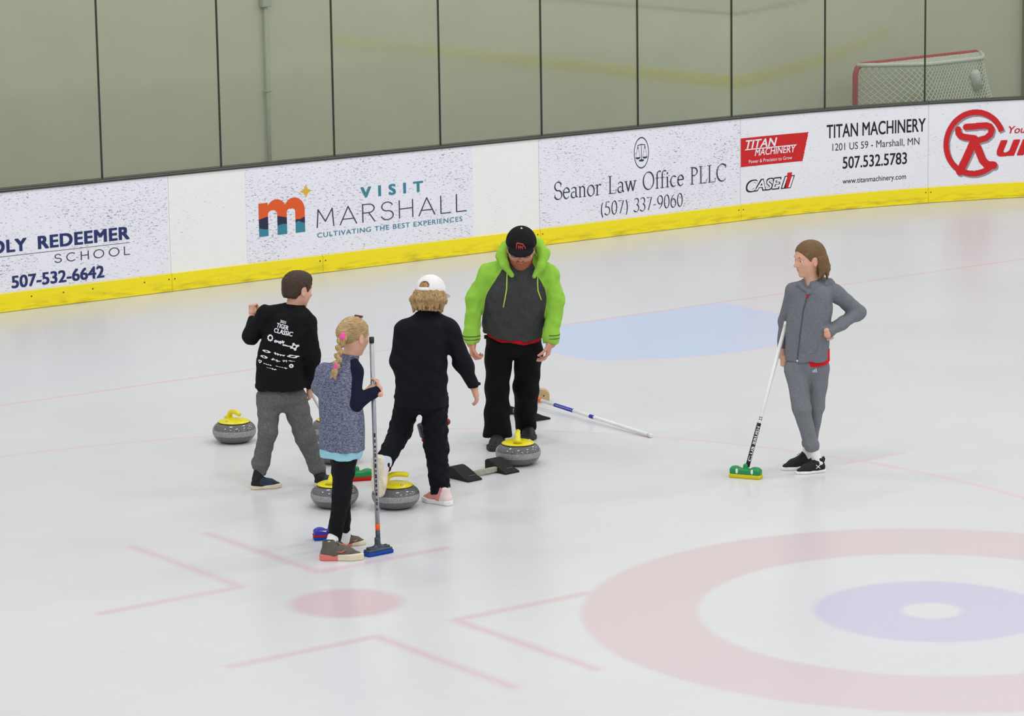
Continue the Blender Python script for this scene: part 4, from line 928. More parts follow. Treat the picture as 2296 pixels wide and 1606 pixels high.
def grid_plate(n=8, m=4):
    V = [(i / n, k / m) for i in range(n + 1) for k in range(m + 1)]; return np.array(V), [(i * (m + 1) + k, (i + 1) * (m + 1) + k, (i + 1) * (m + 1) + k + 1, i * (m + 1) + k + 1) for i in range(n) for k in range(m)]

C_BLACK = cloth('sweat_black', (20, 20, 22), (26, 26, 28), hs=90); C_JOG = cloth('jogger_grey', (112, 112, 112), (84, 84, 86), heather=.9, hs=160)
C_HEATH = cloth('heather_blue', (140, 145, 166), (60, 64, 90), heather=1.0, zone=('zs',), rgbz=((26, 28, 50),), hs=78, hz=2.4); C_LEG = cloth('leggings_black', (24, 24, 28), (30, 30, 34)); C_TEAL = cloth('shirt_pale_teal', (158, 212, 226))
C_KID = cloth('jacket_dark_navy', (16, 18, 24), (21, 23, 30), rough=.8); C_MAN = cloth('hoodie_charcoal', (72, 72, 72), (58, 58, 60), heather=.7, zone=('zs', 'z1'), rgbz=((148, 202, 72), (70, 76, 56)), hs=130); C_LIME = cloth('hood_lime', (148, 202, 72), (136, 190, 62), hs=90)
C_TROU = cloth('trousers_black', (14, 14, 15), (18, 18, 19)); C_RED = cloth('shirt_red', (176, 24, 34), (160, 20, 30)); C_GREY = cloth('hoodie_grey', (122, 126, 132), (98, 102, 108), heather=.8, hs=200); C_GPANT = cloth('track_grey', (126, 129, 134), (104, 107, 112), heather=.8, hs=200)
C_REDB = cloth('shirt_bright_red', (214, 30, 34), (200, 24, 30)); SOCK = cloth('sock_white', (232, 232, 230), (216, 216, 214)); RUBW = plain('rubber_cream', (222, 212, 186), .6); RUBWH = plain('rubber_white', (236, 236, 234), .5)
SH_NAVY = plain('knit_navy', (34, 44, 56), .8, bump=.001); SH_BLK = plain('knit_black', (24, 24, 26), .75, bump=.001); SH_TAUPE = plain('knit_taupe', (92, 88, 80), .75, bump=.001); LACE_D = plain('lace_dark', (52, 54, 78), .8); LACE_W = plain('lace_white', (230, 226, 224), .8)
def two_tone(name, a, b, attr='heel', rough=.6):
    m = NT(name); k = m.n('ShaderNodeAttribute', attribute_name=attr).outputs['Fac']; m.base(m.mix(m.ramp(k, -.001, .001), srgb(*a), srgb(*b)), rough, .35); return m.mat
SOLE_CORAL = two_tone('sole_cream_and_coral', (222, 210, 186), (222, 120, 108)); SH_BOY = two_tone('upper_navy_and_black', (36, 52, 66), (24, 22, 24)); SH_PINK = two_tone('upper_white_and_pink', (226, 206, 204), (214, 196, 196)); 
H_BROWN = hair_mat('hair_brown', (86, 64, 48), (54, 40, 30)); H_BLOND = hair_mat('hair_blond', (208, 180, 128), (140, 110, 68), (160, 160, 14)); H_SWEPT = hair_mat('hair_blond_swept', (208, 180, 128), (138, 108, 66), (34, 34, 230)); H_DBLOND = hair_mat('hair_dark_blond', (204, 170, 116), (120, 90, 54), (120, 120, 16)); H_LBROWN = hair_mat('hair_light_brown', (134, 102, 66), (100, 72, 44)); H_RED = hair_mat('beard_reddish', (186, 112, 80), (150, 88, 62), (120, 120, 60)); PINK = plain('tie_pink', (238, 78, 160), .6)

# ================================================================== the boy in the black sweater
e, j = person('boy', 'boy seen from behind in black printed sweater and grey joggers')
H = .222; f = nrm((.80, .58, -.20)); u = nrm((.10, .12, 1.0)); hc = j['head'] + np.array((0, 0, -.005))
hL = hand_mesh(j['wrL'] + np.array((-.002, .0, .018)), (-.02, .12, 1.0), (.62, -.62, .1), 'L', .128, (72, 78, 40), (0, 2, 4, 6), (55, 45), 1)
hR = hand_mesh(j['wrR'] + np.array((-.003, .008, -.015)), (.02, .12, -1.0), (.15, .95, .1), 'R', .135, (42, 50, 30), (0, 3, 6, 10), (40, 30), 2)
hidden_body(e, SK['fair'], j, [((j['hipL'], j['knL'], j['anL']), (.055, .042, .032)), ((j['hipR'], j['knR'], j['anR']), (.058, .045, .032))], [((j['shL'], j['elL'], j['wrL'], j['wrL'] + np.array((0, 0, .02))), (.036, .03, .02, .02)), ((j['shR'], j['elR'], j['wrR'], j['wrR'] + np.array((0, .005, -.02))), (.036, .032, .021, .021))],
            [(j['t0'], j['t2'], .07, .07), (j['t2'], j['t3'], .07, .045)], (hc, f, u, H), (j['t3'] + np.array((.005, .015, 0)), hc + np.array((-.01, -.005, -.06)), .052, .047), [hL, hR], H)
add_face(e, hc, f, u, H, H_BROWN)
Rh = frame(f, u); hw = lambda a, b, c: hc + H * (a * Rh[0] + b * Rh[1] + c * Rh[2])
nn = nrm(.72 * Rh[1] - .52 * Rh[2])
sdf_obj('hair', [(Ell(hw(0, -.055, .135), H * np.array((.368, .445, .40)), Rh), 0), (Ell(hw(0, -.20, -.06), H * np.array((.30, .27, .27)), Rh, [(hw(0, .02, -.05), Rh[1]), (hw(0, 0, -.26), -Rh[2])]), .012), (Ell(hw(.0, .12, .36), H * np.array((.26, .22, .13)), Rh), .03)], .0035, H_BROWN, e,
        disp=waves(3, .02, .0014, 8, (1, 1, .5)), subs=[(Ell(hw(0, .64, -.30), H * np.array((.62, .56, .62)), Rh), .012)] + [(Ell(hw(s * .36, .02, -.04), H * np.array((.07, .12, .16)), Rh), .006) for s in (-1, 1)])
al = [(Cone(j['t4'] + np.array((-.035, 0, -.03)), j['shL'], .05, .052), .03)] + limb((j['shL'], j['elL'], j['wrL']), (.056, .049, .032), .025); ar = [(Cone(j['t4'] + np.array((.035, 0, -.03)), j['shR'], .05, .052), .03)] + limb((j['shR'], j['elR'], j['wrR']), (.056, .047, .033), .03)
tor = [(Loft([(j['t0'] + np.array((0, 0, -.005)), .158, .118, -.25), (j['t1'], .146, .112, -.25), (j['t2'], .142, .105, -.3), (j['t3'], .118, .088, -.3), (j['t4'], .06, .055, -.3)]), .0)]
wv = waves(11, .085, .0028); wv2 = waves(12, .04, .0012)
sw = sdf_obj('sweater', tor + al + ar, .0055, C_BLACK, e, disp=lambda P: wv(P) + wv2(P))
sdf_obj('collar', [(Cone(j['t4'] + np.array((-.004, 0, -.008)), j['t4'] + np.array((.004, .006, .016)), .062, .054, [(j['t4'] + np.array((.003, .004, .012)), nrm((.1, .1, 1)))]), 0)], .004, C_BLACK, sw)
pel = [(Ell(j['pel'] + np.array((.0, .005, -.01)), (.128, .105, .10)), 0)]
lg = limb((j['hipL'], j['knL'], j['anL'] + np.array((.002, 0, .045)), j['anL'] + np.array((.0, 0, .03))), (.080, .056, .052, .037), .03) + limb((j['hipR'] + np.array((-.01, 0, 0)), j['knR'], j['anR'] + np.array((-.02, -.01, .06)), j['anR'] + np.array((-.01, -.005, .04))), (.085, .062, .048, .037), .03)
wv = waves(21, .075, .0022, stretch=(1, 1, 1.3)); tr = sdf_obj('joggers', pel + lg, .0055, C_JOG, e, disp=wv)
for k in ('anL', 'anR'):
    d = nrm(j['kn' + k[2]] - j[k]); sdf_obj('ribbed_cuff', limb((j[k] + d * .045, j[k] - d * .012), (.041, .038)), .004, C_JOG, tr, disp=lambda P: .0)
for a, b, k in ((j['heL'], j['toL'], 'anL'), (j['heR'], j['toR'] + np.array((.02, 0, 0)), 'anR')):
    s, w, R = make_shoe(e, a, b, (SH_BOY, RUBW), .36, heel_zone=True, lace=LACE_D, sole_h=.13)
    make_sock(s, j[k] + np.array((0, 0, .03)), w(.21, 0, .3), SH_BLK, .034)
# white print on the back
axp = (0.25, 1, 0)
def boyprint(t, r, wt=.01, rot=-.21, name='lettering'): return project_print(sw, text2d(t, wt) if isinstance(t, str) else t, r, INK['white'], axp, 0, .003, name, rot=rot)
boyprint('2023', (.026, 1.052, .066, 1.068), .02); boyprint('TIGER', (.004, 1.018, .084, 1.046), .035); boyprint('CLASSIC', (-.012, .984, .108, 1.012), .035)
def gear(n, r0=.62, r1=1.0, hole=.38):
    V = []; 
    for i in range(n * 4):
        a = 2 * math.pi * (i + .5) / (n * 4); r = r1 if (i // 2) % 2 == 0 else r0 + .15; V.append((.5 + .5 * r * math.cos(a), .5 + .5 * r * math.sin(a)))
    m = n * 4; V += [(.5 + .5 * hole * math.cos(2 * math.pi * (i + .5) / m), .5 + .5 * hole * math.sin(2 * math.pi * (i + .5) / m)) for i in range(m)]
    return np.array(V), [(i, (i + 1) % m, m + (i + 1) % m, m + i) for i in range(m)]
boyprint(gear(9, .7, 1, .5), (-.062, .938, -.018, .982), name='gear_logo'); boyprint(gear(4, .45, 1, .3), (.092, .882, .140, .934), name='cross_logo')
scr = lambda seed, n, amp: join([ribbon([(x / n, .5 + amp * math.sin(seed * 3.1 + x * (1.7 + seed * .13)) * (1 if x % 3 else .4)) for x in range(n + 1)], .14)])
boyprint(scr(1, 16, .42), (-.008, .925, .052, .955), name='script_logo'); boyprint(scr(2, 16, .35), (.044, .905, .098, .925), name='script_logo')
for i, (x0, z0, x1, z1) in enumerate(((-.10, .868, -.03, .886), (-.01, .853, .055, .872), (.07, .838, .14, .858), (-.115, .832, -.05, .852), (-.028, .815, .03, .836), (.045, .812, .07, .832), (.08, .815, .115, .825), (-.13, .80, -.10, .822), (-.085, .79, -.03, .806), (-.0, .776, .07, .79), (-.06, .768, .0, .778))):
    if i in (0, 2, 3, 7): boyprint(gear(2 + i % 3, .6, 1, .4), (x0, z0, x1, z1), name='sponsor_logo')
    else: boyprint(scr(i + 3, 12, .4), (x0, z0, x1, z1), name='sponsor_logo')
boyprint(gear(16, .9, 1, .35), (.083, .778, .108, .802), name='round_logo')

# ================================================================== the girl with the braid
e, j = person('girl', 'girl with a blond braid, heather blue top and black leggings')
j['heL'], j['toL'], j['anL'] = np.array((-.03, .14, 0)), np.array((.120, .212, 0)), np.array((.002, .155, .098))
H = .218; f = nrm((.72, .66, -.22)); u = nrm((.14, .14, 1.0)); hc = j['head'] + np.array((.002, 0, -.005))
hR = hand_mesh((.226, -.022, .940), (-.18, .62, .62), (0, -.3, .9), 'R', .125, (58, 70, 50), (0, 2, 4, 6), (45, 40), 1)
hL = hand_mesh(j['wrL'] + np.array((.0, .0, .0)), (.35, .3, .8), (.7, .5, -.5), 'L', .125, (60, 70, 50), (0, 2, 4, 6), (45, 40), 1)
hidden_body(e, SK['fair'], j, [((j['hipL'], j['knL'], j['anL'], j['anL'] + np.array((0, 0, -.05))), (.05, .038, .028, .026)), ((j['hipR'], j['knR'], j['anR'], j['anR'] + np.array((0, 0, -.04))), (.05, .038, .028, .026))], [((j['shL'], j['elL'], j['wrL']), (.03, .027, .02)), ((j['shR'], j['elR'], j['wrR'], np.array((.226, -.02, .95))), (.03, .028, .02, .02))],
            [(j['t0'], j['t2'], .065, .065), (j['t2'], j['t3'], .065, .042)], (hc, f, u, H), (j['t3'] + np.array((.02, .015, 0)), hc + np.array((-.005, -.005, -.06)), .046, .042), [hL, hR], H)
add_face(e, hc, f, u, H, H_DBLOND)
Rh = frame(f, u); hw = lambda a, b, c: hc + H * (a * Rh[0] + b * Rh[1] + c * Rh[2]); nn = nrm(.80 * Rh[1] - .44 * Rh[2])
hr = sdf_obj('hair', [(Ell(hw(0, -.055, .135), H * np.array((.362, .44, .392)), Rh, [(hw(0, .30, .30), nn), (hw(0, -.1, -.18), nrm(-Rh[2] + .5 * Rh[1]))]), 0), (Ell(hw(0, -.25, .04), H * np.array((.26, .24, .24)), Rh), .02), (Cone(hw(0, -.40, .06), j['tie1'], .035, .02), .025)], .0035, H_SWEPT, e,
        disp=waves(5, .03, .0013, 8, (1, 1, .4)), subs=[(Ell(hw(s * .36, .0, -.05), H * np.array((.06, .11, .14)), Rh), .006) for s in (-1, 1)])
br = [j['tie1'] + np.array((-.004, -.012, -.012)), j['b1'], j['b2'], j['b3'], j['tie2']]; pts = []
for a, b in zip(br[:-1], br[1:]): pts += [a + (b - a) * t for t in (0, .5)]
pts.append(br[-1]); P = []
for i, q in enumerate(pts):
    s = (-1) ** i; r = .024 - .0009 * i; P.append((Ell(q + np.array((s * .008, -.003, 0)), (r * .8, r * .72, r * 1.05), frame((0, 1, 0), (s * .75, 0, 1))), .0015))
bd = sdf_obj('braid', P, .003, H_BLOND, e, disp=waves(7, .012, .0006))
sdf_obj('braid_tail', [(Cone(j['tie2'], j['tie2'] + np.array((-.012, -.006, -.035)), .012, .017), .01), (Cone(j['tie2'] + np.array((-.01, -.006, -.03)), j['b4'] + np.array((.012, 0, .006)), .015, .007), .012), (Cone(j['tie2'] + np.array((-.01, -.006, -.03)), j['b4'] + np.array((-.012, 0, .012)), .013, .005), .01)], .003, H_BLOND, bd)
sdf_obj('hair_tie', [(Cone(j['tie1'] + np.array((.0, -.012, .004)), j['tie1'] + np.array((-.003, -.018, -.004)), .019, .018), 0)], .003, PINK, e, label='pink hair tie')
sdf_obj('hair_tie', [(Cone(j['tie2'] + np.array((.001, 0, .006)), j['tie2'] + np.array((-.002, 0, -.006)), .0155, .0155), 0)], .003, PINK, e, label='pink hair tie')
sdf_obj('hair_clip', [(Box(hw(.0, .06, .535), H * np.array((.13, .05, .03)), Rh, .004), 0)], .003, plain('clip_maroon', (110, 50, 56), .4), e, label='dark red hair clip')
rr = [(Cone(j['t4'] + np.array((.004, -.012, -.022)), j['shR'], .040, .045), .02)] + limb((j['shR'], j['elR'], (.2255, -.021, .945)), (.046, .042, .029), .02); ll = limb((j['shL'], j['elL'], j['wrL']), (.046, .043, .03), .03)
tor = [(Loft([(j['t0'] + np.array((0, 0, -.01)), .138, .105, -.75), (j['t1'], .134, .105, -.78), (j['t2'], .125, .095, -.78), (j['t3'], .102, .08, -.78), (j['t4'], .052, .05, -.78)]), 0)]
ft_, fs_ = field(tor), field(rr)
wv = waves(31, .07, .0026, stretch=(1, 1, .5)); zs = lambda V: np.minimum(ft_(V) - fs_(V) + .004, np.where(True, 1.0, 1.0))
wn = (lambda V: zs(V))
tp = sdf_obj('top', tor + rr + ll, .005, C_HEATH, e, disp=wv, attrs={'zs': wn})
sdf_obj('collar', [(Cone(j['t4'] + np.array((-.004, -.004, -.018)), j['t4'] + np.array((.012, .01, .02)), .056, .05, [(j['t4'] + np.array((.01, .01, .016)), nrm((.2, .15, 1)))]), 0)], .004, cloth('collar_heather', (124, 132, 152), (80, 88, 112), heather=.9, hs=90), tp)
sdf_obj('shirt_hem', [(Loft([(j['shirt0'] + np.array((.0, 0, -.012)), .128, .098, -.75), (j['t0'] + np.array((0, 0, .02)), .130, .098, -.75)]), 0)], .005, C_TEAL, e, disp=waves(33, .08, .003), label='pale teal shirt hem')
lg = limb((j['hipL'], j['knL'], j['anL'] + np.array((-.002, 0, .0))), (.068, .049, .036), .02) + limb((j['hipR'], j['knR'], j['anR']), (.07, .052, .039), .02) + [(Ell((.012, 0, .61), (.105, .09, .08)), .03)]
sdf_obj('leggings', lg, .005, C_LEG, e, disp=waves(35, .05, .0022))
for a, b, k in ((j['heR'], j['toR'], 'anR'), (j['heL'], j['toL'] + np.array((.0, 0, 0)), 'anL')):
    s, w, R = make_shoe(e, a, b, (SH_TAUPE, SOLE_CORAL), .35, heel_zone=True, lace=LACE_D, sole_h=.15)
    make_sock(s, j[k] + np.array((0, 0, .03)), w(.22, 0, .22), SOCK, .034)
    sd = -R[0] if (R[0][1] > 0) else R[0]; q = [w(.38, 0, .22) + sd * .036, w(.50, 0, .20) + sd * .039, w(.60, 0, .25) + sd * .034]; tube_child('side_mark', q, [.001, .004, .001], plain('mark_coral', (224, 96, 84), .5), s)

# ================================================================== the child in dark clothes and a white cap
e, j = person('kid', 'child in black tracksuit and backwards-looking white cap kicking up one foot')
e['label'] = 'child seen from behind in black tracksuit and white cap, one foot raised'
H = .222; f = nrm((.38, .88, -.25)); u = nrm((.06, .22, 1.0)); hc = j['head'] + np.array((0, 0, 0.0))
hR = hand_mesh(j['wrR'] + np.array((.004, .002, -.01)), (.22, .15, -.95), (.25, .9, .2), 'R', .135, (12, 18, 12), (0, 4, 8, 14), (18, 15), 2, .45)
hL = hand_mesh(j['wrL'], (.25, .75, -.45), (.1, .5, .85), 'L', .135, (60, 70, 45), (0, 2, 4, 6), (45, 40), 1)
hidden_body(e, SK['rosy'], j, [((j['hipL'], j['knL'], j['anL']), (.055, .045, .034)), ((j['hipR'], j['knR'], j['anR']), (.055, .045, .034))], [((j['shL'], j['elL'], j['wrL']), (.036, .032, .022)), ((j['shR'], j['elR'], j['wrR'], j['wrR'] + np.array((.004, 0, -.01))), (.036, .032, .022, .022))],
            [(j['t0'], j['t2'], .07, .07), (j['t2'], j['t3'], .07, .045)], (hc, f, u, H), (j['t3'], hc + np.array((0, -.01, -.06)), .05, .046), [hL, hR], H)
add_face(e, hc, f, u, H, H_DBLOND)
Rh = frame(f, u); hw = lambda a, b, c: hc + H * (a * Rh[0] + b * Rh[1] + c * Rh[2])
rg = np.random.RandomState(2); P = [(Ell(hw(0, -.07, .115), H * np.array((.372, .435, .40)), Rh, [(hw(0, .22, 0), Rh[1])]), 0), (Ell(hw(0, -.16, -.16), H * np.array((.40, .30, .22)), Rh, [(hw(0, .12, 0), Rh[1])]), .02)]
for i in range(64):
    a = math.radians(rg.uniform(-210, 30)); a0 = np.array((math.cos(a), math.sin(a))); q0 = hw(.36 * a0[0], -.10 + .38 * a0[1], rg.uniform(.0, .08)); q1 = hw(.43 * a0[0] + rg.uniform(-.04, .04), -.13 + .42 * a0[1], rg.uniform(-.16, -.1)); q2 = hw(.40 * a0[0] + rg.uniform(-.07, .07), -.12 + .36 * a0[1], rg.uniform(-.47, -.25))
    P += [(Cone(q0, q1, .017, .015), .006), (Cone(q1, q2, .015, .004), .005)]
sdf_obj('hair', P, .0036, H_DBLOND, e, disp=waves(8, .016, .0022, 9, (1, 1, .5)))
capw = cloth('cap_white', (236, 232, 232), (226, 222, 224), hs=120)
hole = [(Ell(hw(.0, -.50, .225), H * np.array((.15, .2, .14)), Rh, [(hw(0, 0, .19), -Rh[2])]), .004)]
cp = sdf_obj('cap', [(Ell(hw(0, -.05, .16), H * np.array((.40, .48, .42)), Rh, [(hw(0, -.05, .09), nrm(-Rh[2] + .06 * Rh[1]))]), 0)], .0035, capw, e, subs=hole + [(Ell(hw(0, -.05, .14), H * np.array((.365, .445, .39)), Rh), .003)], label='white cap')
sdf_obj('brim', [(Ell(hw(0, .40, .10), H * np.array((.36, .42, .05)), frame(Rh[1] - .18 * Rh[2], Rh[2]), [(hw(0, .33, 0), -Rh[1])]), 0)], .0035, capw, cp)
tube_child('strap', [hw(.30 * math.sin(a), -.05 - .485 * math.cos(a), .125) for a in np.linspace(-.5, .5, 8)], .009, capw, cp)
tor = [(Loft([(j['t0'] + np.array((0, 0, -.03)), .160, .12, -.36), (j['t1'], .156, .118, -.36), (j['t2'], .145, .11, -.36), (j['t3'], .12, .092, -.36), (j['t4'] + np.array((0, 0, .005)), .062, .058, -.36)]), 0)]
al = [(Cone(j['t4'] + np.array((-.04, 0, -.03)), j['shL'], .05, .054), .03)] + limb((j['shL'], j['elL'], j['wrL']), (.058, .052, .034), .03); ar = [(Cone(j['t4'] + np.array((.04, 0, -.03)), j['shR'], .05, .054), .03)] + limb((j['shR'], j['elR'], j['wrR']), (.06, .054, .034), .03)
wv = waves(41, .085, .0034); jk = sdf_obj('jacket', tor + al + ar, .0055, C_KID, e, disp=wv)
sdf_obj('collar', [(Cone(j['t4'] + np.array((-.002, 0, -.01)), j['t4'] + np.array((.004, .01, .028)), .066, .058, [(j['t4'] + np.array((.003, .004, .022)), nrm((.0, .1, 1)))]), 0)], .004, C_KID, jk)
d = nrm(j['wrR'] - j['elR']); sdf_obj('cuff_tab', [(Box(j['wrR'] - d * .012 + np.array((.034, 0, .004)), (.012, .012, .008), np.eye(3), .003), 0)], .003, C_KID, jk)
lg = limb((j['hipL'], j['knL'], j['anL'] + np.array((-.006, -.01, -.005))), (.084, .066, .05), .03) + limb((j['hipR'], j['knR'], j['anR'] + np.array((.0, -.012, .015))), (.083, .067, .06), .03) + [(Ell((-.095, .005, .645), (.15, .115, .09)), .03)]
wv = waves(43, .07, .0045, stretch=(1, 1, 1.4)); sdf_obj('trousers', lg, .0055, C_KID, e, disp=wv)
s, w, R = make_shoe(e, j['heR'] + np.array((0, .03, 0)), j['toR'] + np.array((-.01, .02, 0)), (two_tone('upper_pink_mesh', (216, 142, 134), (232, 208, 206)), RUBWH), .38, lace=LACE_W, heel_zone=True, sole_h=.13)
make_sock(s, j['anR'] + np.array((0, -.01, .02)), w(.22, 0, .3), SOCK, .036)
# raised foot: sole upright and turned to the viewer's left
s, w, R = make_shoe(e, j['heL'], j['toL'] + np.array((.012, .0, -.01)), (two_tone('upper_pale_pink', (226, 214, 216), (206, 214, 226)), RUBW), .39, up=nrm((.60, .80, .08)), heel_zone=True, sole_h=.12, lace=LACE_W, lean=.02)
make_sock(s, j['anL'], w(.22, 0, .3), SOCK, .034)
# the broom this child carries low in front
hx = np.array((-.041, .9, .285)); P0 = Vector(j['P0']); hd = np.array(hL[0]).mean(0)
bt = empty('curling_broom', tuple(P0), -YAW, 'dark navy broom with red pad ends carried low before the capped child', 'broom', 'curling brooms')
grip = j['wrL'] + np.array((.03, .075, -.06)); dirn = nrm(grip - hx); shaft_parts(bt, hx + dirn * .05, grip + dirn * .25, M['tube_silver'], [], M['black_plastic'])
T = Matrix.Translation(Vector(hx)) @ Matrix.Rotation(math.radians(20), 4, 'Z') @ Matrix.Rotation(math.radians(-14), 4, 'Y')
Rn = np.array(T.to_3x3()).T; w = lambda a, b, c: hx + a * Rn[0] + b * Rn[1] + c * Rn[2]
sdf_obj('head_body', [(Box(w(-.05, 0, .0), (.055, .032, .05), Rn, .014), 0), (Cone(w(-.03, 0, .03), hx + dirn * .09, .022, .016), .012)], .0035, M['navy_plastic'], bt, label='navy plastic head')
sdf_obj('pad', [(Cone(w(-.088, -.0, -.058), w(-.02, 0, -.055), .018, .02), 0), (Cone(w(-.02, 0, -.055), w(.075, 0, .002), .02, .02), .02), (Ell(w(.086, 0, .004), (.022, .024, .022)), .006)], .0035, plain('pad_dark_red', (150, 40, 46), .7), bt, label='dark red pad')

# ================================================================== the man in the lime and charcoal hoodie
e, j = person('man', 'man in lime sleeved charcoal hoodie and black cap looking down')
H = .245; f = nrm((-.04, -.93, -.36)); u = nrm((.03, -.36, .92)); hc = j['head'] + np.array((-.002, .02, -.004))
for k, v in (('heL', (-.055, .16, 0)), ('toL', (-.095, -.115, 0)), ('heR', (.118, .46, 0)), ('toR', (.145, .20, 0)), ('anL', (-.07, .10, .07)), ('anR', (.115, .39, .06)), ('knL', (-.068, .06, .375)), ('knR', (.122, .20, .36))): j[k] = np.array(v)
j['shL'] += np.array((.016, .0, -.045)); j['shR'] += np.array((-.016, .0, -.045)); j['elL'] += np.array((.012, 0, 0)); j['elR'] += np.array((-.012, 0, 0))
hR = hand_mesh(j['wrL'] + np.array((.004, -.004, -.004)), (.03, -.06, -1.0), (-.15, -.98, 0), 'R', .185, (40, 55, 35), (0, 3, 6, 9), (30, 20), .5, .3)
hL = hand_mesh(j['wrR'] + np.array((-.004, -.004, -.004)), (-.22, -.1, -1.0), (-.1, -.98, 0), 'L', .185, (22, 30, 20), (0, 3, 6, 9), (25, 20), .5, .3)
hidden_body(e, SK['man'], j, [((j['hipL'], j['knL'], j['anL']), (.07, .055, .04)), ((j['hipR'], j['knR'], j['anR']), (.07, .055, .04))], [((j['shL'], j['elL'], j['wrL'], j['wrL'] + np.array((0, 0, -.02))), (.05, .045, .03, .03)), ((j['shR'], j['elR'], j['wrR'], j['wrR'] + np.array((0, 0, -.02))), (.05, .045, .03, .03))],
            [(j['t0'] + np.array((0, .03, 0)), j['t2'], .11, .12), (j['t2'], j['t3'], .12, .075)], (hc, f, u, H, True, 1.12), (j['t3'] + np.array((.01, .02, 0)), hc + np.array((0, .04, -.06)), .075, .065), [hL, hR], H)
add_face(e, hc, f, u, H, H_RED)
Rh = frame(f, u); hw = lambda a, b, c: hc + H * (a * Rh[0] + b * Rh[1] + c * Rh[2])
sdf_obj('hair', [(Ell(hw(0, -.09, .10), H * np.array((.355, .40, .36)), Rh, [(hw(0, .10, 0), nrm(Rh[1] - .2 * Rh[2])), (hw(0, 0, -.2), -Rh[2])]), 0)], .004, H_RED, e)
sdf_obj('beard', [(Ell(hw(0, .13, -.27), H * np.array((.285, .25, .262)), Rh, [(hw(0, .30, -.20), nrm(Rh[2] + .5 * Rh[1]))]), 0), (Ell(hw(0, .24, -.42), H * np.array((.15, .12, .10)), Rh), .02), (Ell(hw(0, .365, -.195), H * np.array((.12, .045, .03)), Rh), .006)], .0036, H_RED, e,
        disp=waves(15, .016, .0012), subs=[(Ell(hw(0, .40, -.255), H * np.array((.085, .09, .035)), Rh), .004), (Ell(hw(.2, .36, -.1), H * np.array((.15, .14, .10)), Rh), .01), (Ell(hw(-.2, .36, -.1), H * np.array((.15, .14, .10)), Rh), .01)])
gl = MB(); fr = plain('glasses_frame', (60, 60, 66), .3)
for s in (-1, 1):
    gl.tube([hw(s * .145 + .105 * math.cos(a), .41, .02 + .07 * math.sin(a)) for a in np.linspace(0, 2 * math.pi, 17)], .0022, 6, False); gl.tube([hw(s * .25, .41, .04), hw(s * .36, .1, .05), hw(s * .36, -.03, .02)], .002, 6)
gl.tube([hw(-.04, .415, .03), hw(.04, .415, .03)], .0022, 6); gl.build('glasses', fr, e, True)
capb = cloth('cap_black', (24, 24, 27), (30, 30, 33), hs=120)
cp = sdf_obj('cap', [(Ell(hw(0, -.04, .15), H * np.array((.405, .49, .42)), Rh, [(hw(0, -.05, .13), nrm(-Rh[2] + .10 * Rh[1]))]), 0), (Ell(hw(0, .22, .24), H * np.array((.30, .19, .16)), Rh, [(hw(0, 0, .13), -Rh[2])]), .03)], .004, capb, e, subs=[(Ell(hw(0, -.04, .12), H * np.array((.365, .45, .38)), Rh), .003)], label='black cap')
sdf_obj('brim', [(Ell(hw(0, .40, .175), H * np.array((.335, .30, .075)), frame(Rh[1] - .2 * Rh[2], Rh[2]), [(hw(0, .34, 0), -Rh[1]), ]), 0)], .0035, capb, cp, subs=[(Ell(hw(0, .38, .13), H * np.array((.34, .36, .07)), frame(Rh[1] - .2 * Rh[2], Rh[2])), .002)])
sdf_obj('cap_button', [(Ell(hw(0, -.03, .575), H * np.array((.03, .03, .02)), Rh), 0)], .003, capw, cp, label='pale button')
def on_cap(pl, wd, mat, off=.003):
    bv = BVHTree.FromPolygons([v.co for v in cp.data.vertices], [p.vertices for p in cp.data.polygons]); V, F = join([ribbon(p, wd) for p in pl]); out = []
    for q in V:
        p = Vector(hw(q[0], 1.0, q[1])); d = -Vector(Rh[1]); hit = bv.ray_cast(p, d); out.append((hit[0] - d * off) if hit[0] is not None else p + d)
    return mesh_obj('emblem', out, F, mat, cp, False, label='red outlined emblem')
o_ = [(-.13, .20), (-.115, .27), (-.05, .36), (.10, .375), (.12, .20), (.04, .215), (-.05, .20), (-.13, .20)]; dense = []
for a, b in zip(o_[:-1], o_[1:]): dense += [tuple(np.array(a) + (np.array(b) - np.array(a)) * t) for t in np.linspace(0, 1, 6)[:-1]]
EMB = plain('emblem_red', (190, 62, 48), .6)
on_cap([dense + [dense[0]]], .022, EMB); on_cap([[(-.05, .32), (-.04, .27), (-.06, .235)], [(.0, .33), (.01, .28), (-.01, .235)], [(.05, .33), (.06, .28), (.04, .235)], [(-.05, .28), (.0, .29), (.06, .285)]], .022, EMB)
# hoodie
slL = [(Cone(j['t4'] + np.array((-.07, .03, -.03)), j['shL'], .05, .072), .03)] + limb((j['shL'], j['elL'], j['wrL'] + np.array((0, 0, .035)), j['wrL'] + np.array((0, -.003, -.012))), (.074, .058, .051, .045), .03); slR = [(Cone(j['t4'] + np.array((.07, .03, -.03)), j['shR'], .05, .072), .03)] + limb((j['shR'], j['elR'], j['wrR'] + np.array((0, 0, .035)), j['wrR'] + np.array((-.003, -.003, -.012))), (.074, .058, .051, .045), .03)
tor = [(Loft([(j['t0'] + np.array((0, .0, -.04)), .192, .15, 0), (j['t0'] + np.array((0, -.01, .05)), .206, .17, 0), (j['t1'], .212, .18, 0), (j['t2'], .205, .172, 0), (j['t3'] + np.array((0, .02, -.01)), .152, .14, 0), (j['t4'] + np.array((0, .05, .02)), .10, .09, 0)], cut=[((.05, .03, .785), nrm((.10 * -1, .36, -1)))]), 0)]
